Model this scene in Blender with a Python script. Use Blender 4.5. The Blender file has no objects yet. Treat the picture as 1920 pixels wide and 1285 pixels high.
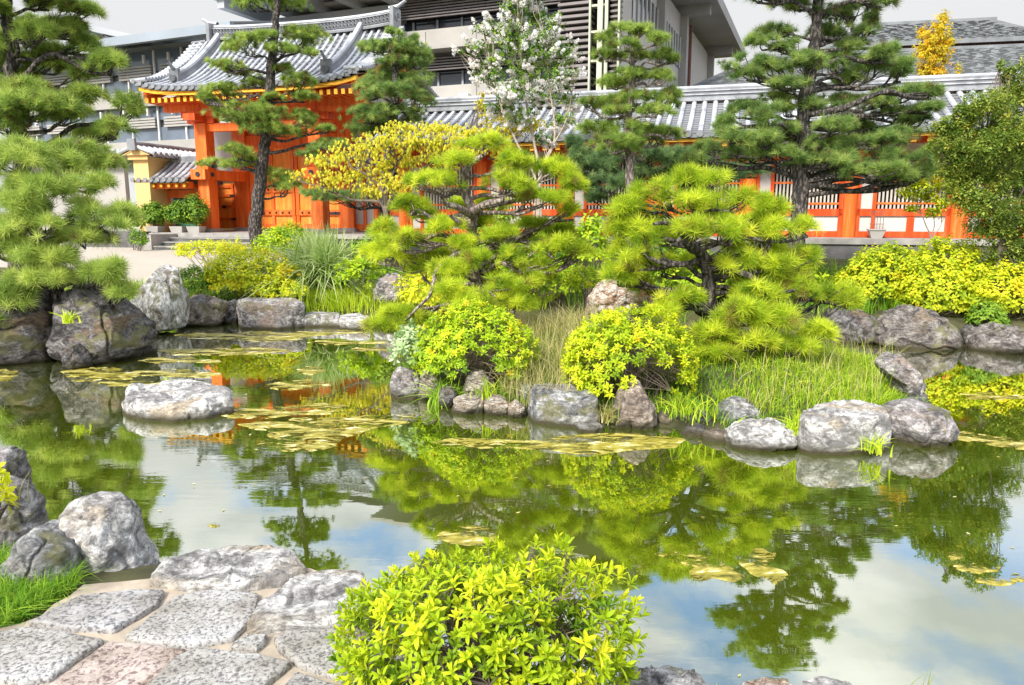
import bpy, math, random
import numpy as np
from mathutils import Vector
# ------------------------------------------------------------------ camera, sky, sun, exposure
scn = bpy.context.scene
COL = scn.collection
CAMH = 1.9; FPX = 1400.0; PITCH = math.radians(9.83)
cd = bpy.data.cameras.new("camera"); cam = bpy.data.objects.new("camera", cd); COL.objects.link(cam)
cam.location = (0, 0, CAMH); cam.rotation_euler = (math.pi/2 - PITCH, 0, 0)
cd.sensor_width = 36; cd.lens = FPX/1920*36; cd.clip_start = 0.05; cd.clip_end = 3000
scn.camera = cam
scn.view_settings.view_transform = 'Standard'; scn.view_settings.look = 'None'
scn.view_settings.gamma = 1; scn.view_settings.exposure = 1.25
SUN = Vector((-0.50, -0.78, 0.84)).normalized()
sl = bpy.data.lights.new("sun", 'SUN'); sl.energy = 2.4; sl.angle = math.radians(12); sl.color = (1, .95, .86)
so = bpy.data.objects.new("sun", sl); COL.objects.link(so)
so.rotation_euler = SUN.to_track_quat('Z', 'Y').to_euler()
world = bpy.data.worlds.new("World"); scn.world = world; world.use_nodes = True
def build_world():
    nt = world.node_tree; N = nt.nodes; L = nt.links; N.clear()
    out = N.new('ShaderNodeOutputWorld'); bg = N.new('ShaderNodeBackground'); bg.inputs[1].default_value = 0.1
    sky = N.new('ShaderNodeTexSky'); sky.sky_type = 'NISHITA'; sky.sun_disc = False
    sky.sun_elevation = math.asin(SUN.z); sky.sun_rotation = math.atan2(SUN.x, SUN.y)
    sky.air_density = 1.0; sky.dust_density = 1.5
    tc = N.new('ShaderNodeTexCoord'); sp = N.new('ShaderNodeSeparateXYZ'); L.new(tc.outputs['Generated'], sp.inputs[0])
    zz = N.new('ShaderNodeMath'); zz.operation = 'MAXIMUM'; L.new(sp.outputs[2], zz.inputs[0]); zz.inputs[1].default_value = 0.0
    za = N.new('ShaderNodeMath'); za.operation = 'ADD'; L.new(zz.outputs[0], za.inputs[0]); za.inputs[1].default_value = 0.12
    dx = N.new('ShaderNodeMath'); dx.operation = 'DIVIDE'; L.new(sp.outputs[0], dx.inputs[0]); L.new(za.outputs[0], dx.inputs[1])
    dy = N.new('ShaderNodeMath'); dy.operation = 'DIVIDE'; L.new(sp.outputs[1], dy.inputs[0]); L.new(za.outputs[0], dy.inputs[1])
    cb = N.new('ShaderNodeCombineXYZ'); L.new(dx.outputs[0], cb.inputs[0]); L.new(dy.outputs[0], cb.inputs[1])
    n1 = N.new('ShaderNodeTexNoise'); n1.inputs['Scale'].default_value = 2.1; n1.inputs['Detail'].default_value = 7
    n1.inputs['Roughness'].default_value = .55; n1.inputs['Distortion'].default_value = .25; L.new(cb.outputs[0], n1.inputs['Vector'])
    rp = N.new('ShaderNodeValToRGB'); rp.color_ramp.elements[0].position = .41; rp.color_ramp.elements[1].position = .55
    L.new(n1.outputs[0], rp.inputs[0])
    # the lower sky is a closed white veil, the blue shows through overhead
    hz = N.new('ShaderNodeMapRange'); hz.inputs[1].default_value = .30; hz.inputs[2].default_value = .42
    hz.inputs[3].default_value = 1; hz.inputs[4].default_value = 0; L.new(sp.outputs[2], hz.inputs[0])
    mx = N.new('ShaderNodeMath'); mx.operation = 'MAXIMUM'; L.new(rp.outputs[0], mx.inputs[0]); L.new(hz.outputs[0], mx.inputs[1])
    n2 = N.new('ShaderNodeTexNoise'); n2.inputs['Scale'].default_value = 2.6; n2.inputs['Detail'].default_value = 5; L.new(cb.outputs[0], n2.inputs['Vector'])
    r2 = N.new('ShaderNodeValToRGB'); r2.color_ramp.elements[0].position = .32; r2.color_ramp.elements[1].position = .66
    r2.color_ramp.elements[0].color = (4.1, 4.3, 4.6, 1); r2.color_ramp.elements[1].color = (8.6, 8.6, 8.6, 1); L.new(n2.outputs[0], r2.inputs[0])
    hm = N.new('ShaderNodeMapRange'); hm.inputs[1].default_value = .25; hm.inputs[2].default_value = .42; L.new(sp.outputs[2], hm.inputs[0])
    veil = N.new('ShaderNodeMix'); veil.data_type = 'RGBA'; L.new(hm.outputs[0], veil.inputs[0]); veil.inputs[6].default_value = (3.55, 3.58, 3.63, 1); L.new(r2.outputs[0], veil.inputs[7])
    m = N.new('ShaderNodeMix'); m.data_type = 'RGBA'; L.new(mx.outputs[0], m.inputs[0]); sg = N.new('ShaderNodeMix'); sg.data_type = 'RGBA'; sg.blend_type = 'MULTIPLY'; sg.inputs[0].default_value = 1; sg.inputs[7].default_value = (1.45, 1.6, 1.8, 1); L.new(sky.outputs[0], sg.inputs[6]); L.new(sg.outputs[2], m.inputs[6]); L.new(veil.outputs[2], m.inputs[7])
    L.new(m.outputs[2], bg.inputs[0]); L.new(bg.outputs[0], out.inputs[0])
build_world()

# ------------------------------------------------------------------ geometry helpers
CP, SP_ = math.cos(PITCH), math.sin(PITCH)
def ray(px, py):
    u = (px-960)/FPX; v = (642.5-py)/FPX
    return np.array([u, CP+v*SP_, v*CP-SP_])
def at(px, py, Y):
    d = ray(px, py); return np.array([0, 0, CAMH]) + d*(Y/d[1])
def on(px, py, z=0.0):
    d = ray(px, py); return np.array([0, 0, CAMH]) + d*((z-CAMH)/d[2])
def mpp(Y): return Y/FPX*1.01           # metres per photo pixel at distance Y
rng = np.random.default_rng(7)
class G:
    def __init__(s): s.V = []; s.F = []; s.T = []; s.n = 0
    def add(s, V, F, t=0.5):
        V = np.asarray(V, float); F = np.asarray(F, int)
        if len(V) == 0 or len(F) == 0: return s
        s.V.append(V); s.F.append(F+s.n); s.T.append(np.broadcast_to(np.asarray(t, float), (len(V),)).copy()); s.n += len(V); return s
    def build(s, name, mat, parent=None, smooth=False, tint=True):
        V = np.concatenate(s.V); T = np.concatenate(s.T)
        me = bpy.data.meshes.new(name)
        tot = np.concatenate([np.full(len(f), f.shape[1]) for f in s.F]); idx = np.concatenate([f.ravel() for f in s.F])
        me.vertices.add(len(V)); me.vertices.foreach_set('co', V.ravel())
        me.loops.add(len(idx)); me.loops.foreach_set('vertex_index', idx.astype(np.int32))
        me.polygons.add(len(tot)); st = np.concatenate([[0], np.cumsum(tot)[:-1]])
        me.polygons.foreach_set('loop_start', st.astype(np.int32))
        if tint:
            a = me.attributes.new('tint', 'FLOAT', 'POINT'); a.data.foreach_set('value', T.astype(np.float32))
        me.update(calc_edges=True); me.validate()
        me.polygons.foreach_set('use_smooth', np.full(len(me.polygons), bool(smooth)))
        me.materials.append(mat)
        o = bpy.data.objects.new(name, me); COL.objects.link(o)
        if parent is not None:
            o.parent = parent; o.matrix_parent_inverse = parent.matrix_world.inverted() if False else o.matrix_parent_inverse
            loc = parent.get('_loc')
            if loc is not None: me.transform(__import__('mathutils').Matrix.Translation(-Vector(loc)))
        return o
def tag(o, label=None, cat=None, group=None, kind=None):
    if label: o['label'] = label
    if cat: o['category'] = cat
    if group: o['group'] = group
    if kind: o['kind'] = kind
    return o
def thing(name, label, cat, loc, group=None):
    o = bpy.data.objects.new(name, None); COL.objects.link(o); o.location = tuple(float(c) for c in loc)
    o.empty_display_size = .1; o['_loc'] = [float(c) for c in loc]
    return tag(o, label, cat, group)
def recenter(o, loc):
    o.data.transform(__import__('mathutils').Matrix.Translation(-Vector([float(c) for c in loc]))); o.location = tuple(float(c) for c in loc); return o
def tube(P, R, n=6, cap=True):
    P = np.asarray(P, float); R = np.broadcast_to(np.asarray(R, float), (len(P),)); m = len(P)
    T = np.gradient(P, axis=0); T /= np.linalg.norm(T, axis=1)[:, None]+1e-9
    ref = np.array([0.13, 1, 0.07]) if abs(T[0][1]) < .9 else np.array([1, 0, 0.])
    A = np.cross(T, ref); A /= np.linalg.norm(A, axis=1)[:, None]+1e-9; B = np.cross(T, A)
    th = np.arange(n)/n*2*np.pi
    V = P[:, None]+R[:, None, None]*(np.cos(th)[None, :, None]*A[:, None]+np.sin(th)[None, :, None]*B[:, None])
    i = np.arange(m-1)[:, None]*n; j = np.arange(n)[None]; k = (j+1) % n
    F = np.stack([i+j, i+k, i+n+k, i+n+j], -1).reshape(-1, 4)
    return V.reshape(-1, 3), F
def spline(P, n):
    P = np.asarray(P, float); k = len(P)
    if k < 3:
        t = np.linspace(0, 1, n)[:, None]; return P[0]*(1-t)+P[-1]*t
    Q = np.vstack([2*P[0]-P[1], P, 2*P[-1]-P[-2]]); out = []
    for t in np.linspace(0, k-1-1e-6, n):
        i = int(t); f = t-i; a, b, c, d = Q[i], Q[i+1], Q[i+2], Q[i+3]
        out.append(.5*(2*b+(c-a)*f+(2*a-5*b+4*c-d)*f*f+(3*b-a-3*c+d)*f**3))
    return np.array(out)
# smooth value noise in numpy
_tab = rng.random((32, 32, 32))
def vnoise(p):
    p = np.asarray(p, float); i = np.floor(p).astype(int); f = p-i; f = f*f*(3-2*f); i = i & 31; j = (i+1) & 31
    r = 0
    for a in (0, 1):
        for b in (0, 1):
            for c in (0, 1):
                w = (f[..., 0] if a else 1-f[..., 0])*(f[..., 1] if b else 1-f[..., 1])*(f[..., 2] if c else 1-f[..., 2])
                r = r+w*_tab[(j if a else i)[..., 0], (j if b else i)[..., 1], (j if c else i)[..., 2]]
    return r*2-1
def fbm(p, o=4):
    s = 0; a = 1.0; p = np.asarray(p, float)
    for k in range(o): s = s+a*vnoise(p*2**k+k*7.3); a *= .5
    return s
class Frame:
    def __init__(s, x, y, deg):
        a = math.radians(deg); s.o = np.array([x, y]); s.e1 = np.array([math.cos(a), -math.sin(a)]); s.e2 = np.array([math.sin(a), math.cos(a)])
    def P(s, a, t, z):
        a, t, z = np.broadcast_arrays(np.asarray(a, float), np.asarray(t, float), np.asarray(z, float))
        return np.stack([s.o[0]+a*s.e1[0]+t*s.e2[0], s.o[1]+a*s.e1[1]+t*s.e2[1], z], -1)
    def inv(s, px, py, t=0.0):        # photo pixel -> (s, z) on the plane at offset t
        d = ray(px, py); q = s.o+t*s.e2; k = (q@s.e2)/(d[:2]@s.e2); p = d*k; return (p[:2]-s.o)@s.e1, p[2]+CAMH
    def inv2(s, px, py, a=0.0):       # -> (t, z) on the plane s = a
        d = ray(px, py); q = s.o+a*s.e1; k = (q@s.e1)/(d[:2]@s.e1); p = d*k; return (p[:2]-s.o)@s.e2, p[2]+CAMH
    def sz(s, px, t): return s.inv(px, 400, t)[0]
    def box(s, g, a0, a1, t0, t1, z0, z1, tint=.5):
        a = np.array([a0, a1, a1, a0, a0, a1, a1, a0]); t = np.array([t0, t0, t1, t1, t0, t0, t1, t1]); z = np.array([z0]*4+[z1]*4)
        g.add(s.P(a, t, z), [[0, 3, 2, 1], [4, 5, 6, 7], [0, 1, 5, 4], [1, 2, 6, 5], [2, 3, 7, 6], [3, 0, 4, 7]], tint)
    def grid(s, g, A, T, Z, tint=.5):  # A,T,Z 2-D arrays
        V = s.P(A, T, Z); m, n = V.shape[:2]
        i = np.arange(m-1)[:, None]*n; j = np.arange(n-1)[None]
        g.add(V.reshape(-1, 3), np.stack([i+j, i+j+1, i+n+j+1, i+n+j], -1).reshape(-1, 4), tint)
def cyl(g, p0, p1, r, n=12, r1=None, tint=.5):
    V, F = tube([p0, p1], [r, r if r1 is None else r1], n); g.add(V, F, tint)
    g.add(V[:n], [list(range(n))[::-1]], tint); g.add(V[n:], [list(range(n))], tint)

# ------------------------------------------------------------------ materials
def mat_new(name):
    m = bpy.data.materials.new(name); m.use_nodes = True; nt = m.node_tree; return m, nt.nodes, nt.links, nt.nodes['Principled BSDF']
def ramp(N, stops):
    r = N.new('ShaderNodeValToRGB'); e = r.color_ramp.elements
    while len(e) < len(stops): e.new(.5)
    for k, (p, c) in enumerate(stops): e[k].position = p; e[k].color = (*c, 1)
    return r
def coords(N, L, kind='Object', scale=(1, 1, 1)):
    tc = N.new('ShaderNodeTexCoord'); mp = N.new('ShaderNodeMapping'); mp.inputs['Scale'].default_value = scale
    L.new(tc.outputs[kind], mp.inputs[0]); return mp.outputs[0]
def noise(N, L, vec, scale, detail=5, rough=.55, dist=0):
    n = N.new('ShaderNodeTexNoise'); n.inputs['Scale'].default_value = scale; n.inputs['Detail'].default_value = detail
    n.inputs['Roughness'].default_value = rough; n.inputs['Distortion'].default_value = dist; L.new(vec, n.inputs['Vector']); return n.outputs[0]
def mixc(N, L, fac, a, b, mode='MIX'):
    m = N.new('ShaderNodeMix'); m.data_type = 'RGBA'; m.blend_type = mode
    for s, v in ((0, fac), (6, a), (7, b)):
        if hasattr(v, 'links'): L.new(v, m.inputs[s])
        else: m.inputs[s].default_value = v if s == 0 else (*v, 1)
    return m.outputs[2]
def bump(N, L, h, b, strength=.5, dist=.02):
    n = N.new('ShaderNodeBump'); n.inputs['Strength'].default_value = strength; n.inputs['Distance'].default_value = dist
    L.new(h, n.inputs['Height']); L.new(n.outputs[0], b.inputs['Normal']); return n
def flat(name, c, rough=.6, var=.12, scale=3, b=0, metal=0, spec=.4):
    m, N, L, p = mat_new(name); v = coords(N, L)
    n = noise(N, L, v, scale, 6)
    r = ramp(N, [(.3, tuple(x*(1-var) for x in c)), (.7, tuple(min(1, x*(1+var)) for x in c))]); L.new(n, r.inputs[0]); L.new(r.outputs[0], p.inputs['Base Color'])
    p.inputs['Roughness'].default_value = rough; p.inputs['Metallic'].default_value = metal; p.inputs['Specular IOR Level'].default_value = spec
    if b: bump(N, L, noise(N, L, v, scale*8, 4), p, b, .01)
    return m
def leafmat(name, stops, trans=.35, rough=.5, spec=.25):
    m, N, L, p = mat_new(name)
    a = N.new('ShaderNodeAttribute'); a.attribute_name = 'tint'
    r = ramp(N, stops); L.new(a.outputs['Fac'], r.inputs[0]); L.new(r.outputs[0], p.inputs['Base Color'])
    p.inputs['Roughness'].default_value = rough; p.inputs['Specular IOR Level'].default_value = spec
    t = N.new('ShaderNodeBsdfTranslucent'); L.new(r.outputs[0], t.inputs[0])
    mx = N.new('ShaderNodeMixShader'); mx.inputs[0].default_value = trans; L.new(p.outputs[0], mx.inputs[1]); L.new(t.outputs[0], mx.inputs[2])
    L.new(mx.outputs[0], N['Material Output'].inputs[0]); return m
def rockmat(name, base, dark, light, accent, veins=.5, scale=1.0, stretch=(1, 1, 1), bs=.9, moss=True):
    m, N, L, p = mat_new(name); tc_ = N.new('ShaderNodeTexCoord'); mp_ = N.new('ShaderNodeMapping'); mp_.inputs['Scale'].default_value = tuple(a_*b_ for a_, b_ in zip(stretch, (1, 1, 1.7))); mp_.inputs['Rotation'].default_value = (.5, .6, 0); L.new(tc_.outputs['Object'], mp_.inputs[0]); v = mp_.outputs[0]
    big = noise(N, L, v, 4.6*scale, 9, .68, 1.4); r = ramp(N, [(.40, dark), (.5, base), (.60, light)]); L.new(big, r.inputs[0])
    ac = noise(N, L, v, 1.3*scale, 4, .5, 1.0); ra = ramp(N, [(.53, (0, 0, 0)), (.62, (1, 1, 1))]); L.new(ac, ra.inputs[0])
    c = mixc(N, L, ra.outputs[0], r.outputs[0], accent)
    fine = noise(N, L, v, 24*scale, 8, .75, .3); rf = ramp(N, [(.36, (.25, .25, .25)), (.47, (.85, .85, .85)), (.54, (1.1, 1.1, 1.1)), (.68, (1.6, 1.6, 1.57))]); L.new(fine, rf.inputs[0])
    c = mixc(N, L, .85, c, rf.outputs[0], 'MULTIPLY')
    ve = noise(N, L, v, 3.4*scale, 9, .7, 2.2); rv = ramp(N, [(.47, (0, 0, 0)), (.495, (1, 1, 1)), (.52, (0, 0, 0))]); L.new(ve, rv.inputs[0])
    mm = N.new('ShaderNodeMath'); mm.operation = 'MULTIPLY'; mm.inputs[1].default_value = veins; L.new(rv.outputs[0], mm.inputs[0])
    c = mixc(N, L, mm.outputs[0], c, tuple(x*.28 for x in dark))
    ms = noise(N, L, v, 2.3*scale, 7, .7, .5); rm = ramp(N, [(.54, (0, 0, 0)), (.60, (.75, .75, .75))]); L.new(ms, rm.inputs[0]); c = mixc(N, L, rm.outputs[0], c, (.15, .145, .055) if moss else dark)
    geo = N.new('ShaderNodeNewGeometry'); sx = N.new('ShaderNodeSeparateXYZ'); L.new(geo.outputs['Position'], sx.inputs[0])
    wob = N.new('ShaderNodeMath'); wob.operation = 'MULTIPLY_ADD'; wob.inputs[1].default_value = -.06; L.new(fine, wob.inputs[0]); L.new(sx.outputs[2], wob.inputs[2])
    wet = N.new('ShaderNodeMapRange'); wet.inputs[1].default_value = -.01; wet.inputs[2].default_value = .055; wet.inputs[3].default_value = 1; wet.inputs[4].default_value = 0; L.new(wob.outputs[0], wet.inputs[0])
    c = mixc(N, L, wet.outputs[0], c, (.05, .043, .02))
    L.new(c, p.inputs['Base Color']); p.inputs['Roughness'].default_value = .8; p.inputs['Specular IOR Level'].default_value = .3
    s = N.new('ShaderNodeMath'); s.operation = 'MULTIPLY_ADD'; s.inputs[1].default_value = .55; L.new(fine, s.inputs[0]); L.new(ve, s.inputs[2])
    bump(N, L, s.outputs[0], p, bs, .035)
    return m
M = {}
M['rock_grey'] = rockmat('grey_rock', (.28, .27, .26), (.10, .095, .09), (.55, .53, .50), (.36, .31, .25))
M['rock_pale'] = rockmat('pale_rock', (.46, .44, .41), (.20, .19, .18), (.72, .70, .67), (.42, .35, .26), .6, moss=False)
M['rock_white'] = rockmat('white_marbled_rock', (.55, .53, .50), (.22, .19, .15), (.80, .78, .74), (.38, .29, .17), .7, 1.1, (1, 1, .35))
M['rock_dark'] = rockmat('dark_rock', (.115, .105, .10), (.035, .03, .03), (.24, .22, .21), (.17, .12, .08), .6)
M['rock_brown'] = rockmat('brown_rock', (.25, .20, .155), (.10, .075, .06), (.45, .38, .32), (.14, .13, .12), .5)
M['rock_band'] = rockmat('banded_rock', (.44, .38, .30), (.17, .13, .10), (.66, .60, .52), (.36, .27, .18), .9, 1.3, (1, 1, 3.2))
M['rock_purple'] = rockmat('violet_grey_rock', (.28, .255, .245), (.11, .10, .095), (.52, .49, .46), (.30, .235, .19), .6)
M['rock_mid'] = rockmat('shaded_brown_rock', (.17, .15, .135), (.06, .05, .045), (.32, .29, .26), (.22, .17, .12), .6)
M['lattice'] = flat('weathered_lattice', (.50, .46, .40), .7, .15, 4)
M['rock_blue'] = rockmat('blue_grey_rock', (.265, .262, .255), (.095, .095, .092), (.52, .51, .49), (.29, .26, .22), .6)
M['rock_orange'] = rockmat('orange_veined_rock', (.55, .44, .35), (.25, .14, .08), (.75, .70, .66), (.50, .24, .09), .6, 2)
def granite(name, c, sp, sc=60):
    m, N, L, p = mat_new(name); v = coords(N, L)
    a = noise(N, L, v, sc, 4, .6, .4); ra = ramp(N, [(.40, sp), (.48, tuple(x*.85 for x in c)), (.62, c)]); L.new(a, ra.inputs[0])
    b2 = noise(N, L, v, 2.4, 4); rb = ramp(N, [(.38, (.62, .58, .52)), (.5, (.95, .93, .90)), (.62, (1.05, 1.05, 1.05))]); L.new(b2, rb.inputs[0])
    c2 = mixc(N, L, 1.0, ra.outputs[0], rb.outputs[0], 'MULTIPLY'); L.new(c2, p.inputs['Base Color']); p.inputs['Roughness'].default_value = .8
    s = N.new('ShaderNodeMath'); s.operation = 'ADD'; L.new(a, s.inputs[0]); L.new(noise(N, L, v, 14, 5), s.inputs[1])
    bump(N, L, s.outputs[0], p, .8, .008); return m
M['gran_white'] = granite('white_granite', (.46, .45, .43), (.15, .145, .14), 75)
M['gran_grey'] = granite('grey_granite', (.42, .41, .40), (.13, .13, .14))
M['gran_pink'] = granite('pink_granite', (.52, .44, .39), (.20, .14, .13))
M['mortar'] = flat('sandy_mortar', (.38, .315, .235), .9, .35, 5, .4)
M['gravel'] = flat('pale_gravel', (.43, .38, .31), .95, .15, 40, .5)
M['soil'] = flat('garden_soil', (.060, .058, .022), .95, .55, 3, .6)
M['stone'] = flat('weathered_plinth_stone', (.34, .32, .29), .85, .35, 2.2, .4)
M['stone_dk'] = flat('dark_step_stone', (.13, .125, .12), .8, .4, 3, .4)
def paint(name, c, fade, grime):
    m, N, L, p = mat_new(name); v = coords(N, L, 'Object', (5, 5, .45)); w = coords(N, L)
    r = ramp(N, [(.34, tuple(x*.72 for x in c)), (.5, c), (.68, fade)]); L.new(noise(N, L, v, 1.6, 7, .65), r.inputs[0])
    g_ = ramp(N, [(.52, (0, 0, 0)), (.78, (.6, .6, .6))]); L.new(noise(N, L, w, 2.1, 8, .7, .4), g_.inputs[0])
    L.new(mixc(N, L, g_.outputs[0], r.outputs[0], grime), p.inputs['Base Color']); p.inputs['Roughness'].default_value = .55; p.inputs['Specular IOR Level'].default_value = .3
    bump(N, L, noise(N, L, v, 12, 5), p, .15, .004); return m
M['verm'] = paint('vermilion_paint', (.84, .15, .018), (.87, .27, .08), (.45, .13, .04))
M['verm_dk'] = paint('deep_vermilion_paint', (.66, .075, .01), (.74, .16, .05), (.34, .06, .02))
M['door'] = paint('orange_door_paint', (.92, .29, .035), (.92, .40, .12), (.55, .16, .04))
M['yellow'] = flat('yellow_ochre_paint', (.85, .44, .03), .5, .1, 2)
M['ochre'] = flat('ochre_plaster', (.70, .47, .19), .8, .08, 1.2, .1)
M['plaster'] = flat('white_plaster', (.56, .53, .49), .85, .08, 1.5, .1)
M['iron'] = flat('black_iron', (.03, .03, .035), .5, .2, 5)
M['concrete'] = flat('pale_concrete', (.40, .38, .345), .85, .12, .5, .1)
M['concrete_g'] = flat('grey_concrete', (.42, .425, .43), .8, .15, .4, .1)
M['metalroof'] = flat('grey_metal_roof', (.32, .36, .40), .4, .12, .3)
M['louvre'] = flat('brown_louvre', (.24, .21, .20), .6, .2, 1)
M['glass'] = flat('dark_window_glass', (.035, .045, .065), .08, .4, .4, 0, 0, .9)
M['glass_g'] = flat('green_window_glass', (.06, .20, .13), .15, .3, .6, 0, 0, .8)
M['glass_b'] = flat('grey_blue_glass', (.13, .16, .20), .12, .5, .3, 0, 0, .9)
M['pipe'] = flat('pale_green_metal', (.56, .58, .42), .5, .1, 1)
M['brick'] = flat('russet_wall', (.22, .095, .07), .8, .15, 1)
M['slate'] = flat('grey_green_slate', (.20, .212, .215), .55, .3, 1.2, .2)
M['white'] = flat('white_paint', (.72, .70, .66), .6, .05, 2)
M['dark'] = flat('painted_interior_shade', (.03, .028, .026), .9, .2, 1)  # near-black stands in for unlit depth behind lattice, louvres and windows
M['stem'] = flat('grey_brown_stem', (.17, .13, .10), .85, .3, 12, .4)
M['stem_pale'] = flat('pale_stem', (.46, .38, .30), .8, .3, 9, .3)
def tilemat():
    m, N, L, p = mat_new('smoked_roof_tile'); v = coords(N, L)
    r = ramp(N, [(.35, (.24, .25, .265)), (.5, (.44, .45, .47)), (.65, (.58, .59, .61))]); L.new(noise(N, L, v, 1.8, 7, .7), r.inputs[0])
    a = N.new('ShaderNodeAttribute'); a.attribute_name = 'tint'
    c = mixc(N, L, a.outputs['Fac'], (.07, .073, .08), r.outputs[0]); L.new(c, p.inputs['Base Color'])  # tint paints sky glare on the cover tiles and shade in the gaps
    p.inputs['Roughness'].default_value = .34; p.inputs['Specular IOR Level'].default_value = .9; return m
M['tile'] = tilemat()
def barkmat(name, dark, light, sc=(9, 9, 3.2)):
    m, N, L, p = mat_new(name); v = coords(N, L, 'Object', sc)
    vo = N.new('ShaderNodeTexVoronoi'); vo.inputs['Scale'].default_value = 2.0; vo.feature = 'F1'
    dn = N.new('ShaderNodeTexNoise'); dn.inputs['Scale'].default_value = 2.5; L.new(v, dn.inputs['Vector'])
    vv = N.new('ShaderNodeVectorMath'); vv.operation = 'MULTIPLY_ADD'; vv.inputs[1].default_value = (.5, .5, .5); L.new(dn.outputs[1], vv.inputs[0]); L.new(v, vv.inputs[2]); L.new(vv.outputs[0], vo.inputs['Vector'])
    r = ramp(N, [(.12, light), (.38, tuple((a+b)/2 for a, b in zip(dark, light))), (.62, dark)]); L.new(vo.outputs['Distance'], r.inputs[0]); L.new(r.outputs[0], p.inputs['Base Color'])
    p.inputs['Roughness'].default_value = .9
    iv = N.new('ShaderNodeMath'); iv.operation = 'MULTIPLY'; iv.inputs[1].default_value = -1; L.new(vo.outputs['Distance'], iv.inputs[0]); bump(N, L, iv.outputs[0], p, .9, .04); return m
M['bark'] = barkmat('pine_bark', (.028, .024, .021), (.21, .175, .15), (11, 11, 4.5))
M['bark_pale'] = barkmat('pale_pine_bark', (.12, .09, .075), (.46, .38, .32), (14, 14, 5))
def algae():
    m, N, L, p = mat_new('floating_algae'); v = coords(N, L, 'Object', (1, 2.2, 1))
    a = noise(N, L, v, 5, 8, .72, .9); b2 = noise(N, L, v, 1.7, 3); f3 = noise(N, L, v, 26, 4, .7)
    r = ramp(N, [(.38, (.07, .07, .006)), (.46, (.19, .16, .012)), (.52, (.30, .25, .025)), (.58, (.42, .36, .07)), (.64, (.78, .74, .52))]); L.new(a, r.inputs[0])
    L.new(r.outputs[0], p.inputs['Base Color']); p.inputs['Roughness'].default_value = .5
    s1 = N.new('ShaderNodeMath'); s1.operation = 'MULTIPLY_ADD'; s1.inputs[1].default_value = .35; L.new(f3, s1.inputs[0]); L.new(a, s1.inputs[2]); bump(N, L, s1.outputs[0], p, .4, .008)
    s2 = N.new('ShaderNodeMath'); s2.operation = 'MULTIPLY_ADD'; s2.inputs[1].default_value = .8; L.new(b2, s2.inputs[0]); L.new(a, s2.inputs[2])
    ra = ramp(N, [(.83, (0, 0, 0)), (.90, (1, 1, 1))]); L.new(s2.outputs[0], ra.inputs[0])
    at_ = N.new('ShaderNodeAttribute'); at_.attribute_name = 'tint'
    mx = N.new('ShaderNodeMath'); mx.operation = 'MAXIMUM'; L.new(ra.outputs[0], mx.inputs[0])
    ed = N.new('ShaderNodeMath'); ed.operation = 'ADD'; L.new(at_.outputs['Fac'], ed.inputs[0]); ed.inputs[1].default_value = 0; L.new(ed.outputs[0], mx.inputs[1])
    tr = N.new('ShaderNodeBsdfTransparent'); mi = N.new('ShaderNodeMixShader'); L.new(mx.outputs[0], mi.inputs[0]); L.new(tr.outputs[0], mi.inputs[1]); L.new(p.outputs[0], mi.inputs[2]); L.new(mi.outputs[0], N['Material Output'].inputs[0])
    return m
M['algae'] = algae()
def water():
    m, N, L, p = mat_new('pond_water'); v = coords(N, L, 'Object')
    r = ramp(N, [(.35, (.040, .060, .002)), (.65, (.072, .096, .003))]); L.new(noise(N, L, v, .35, 4), r.inputs[0])
    df = N.new('ShaderNodeBsdfDiffuse'); L.new(r.outputs[0], df.inputs[0])
    gl = N.new('ShaderNodeBsdfGlossy'); gl.inputs['Roughness'].default_value = .012; gl.inputs['Color'].default_value = (1, 1, .98, 1)
    fr = N.new('ShaderNodeFresnel'); fr.inputs['IOR'].default_value = 1.36
    fm = N.new('ShaderNodeMapRange'); fm.inputs[1].default_value = 0; fm.inputs[2].default_value = .35; fm.inputs[3].default_value = .31; fm.inputs[4].default_value = .86; L.new(fr.outputs[0], fm.inputs[0])
    mx = N.new('ShaderNodeMixShader'); L.new(fm.outputs[0], mx.inputs[0]); L.new(df.outputs[0], mx.inputs[1]); L.new(gl.outputs[0], mx.inputs[2])
    mp = N.new('ShaderNodeMapping'); mp.inputs['Scale'].default_value = (.7, 2.4, 1); tc = N.new('ShaderNodeTexCoord'); L.new(tc.outputs['Object'], mp.inputs[0])
    n1 = noise(N, L, mp.outputs[0], 5, 3, .5, .3); big = noise(N, L, v, .5, 2)
    rb = ramp(N, [(.45, (.12, .12, .12)), (.68, (1, 1, 1))]); L.new(big, rb.inputs[0])
    ml = N.new('ShaderNodeMath'); ml.operation = 'MULTIPLY'; L.new(n1, ml.inputs[0]); L.new(rb.outputs[0], ml.inputs[1])
    b = N.new('ShaderNodeBump'); b.inputs['Strength'].default_value = .045; b.inputs['Distance'].default_value = .02; L.new(ml.outputs[0], b.inputs['Height'])
    for n in (gl, fr): L.new(b.outputs[0], n.inputs['Normal'])
    L.new(mx.outputs[0], N['Material Output'].inputs[0]); return m
M['water'] = water()
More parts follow.
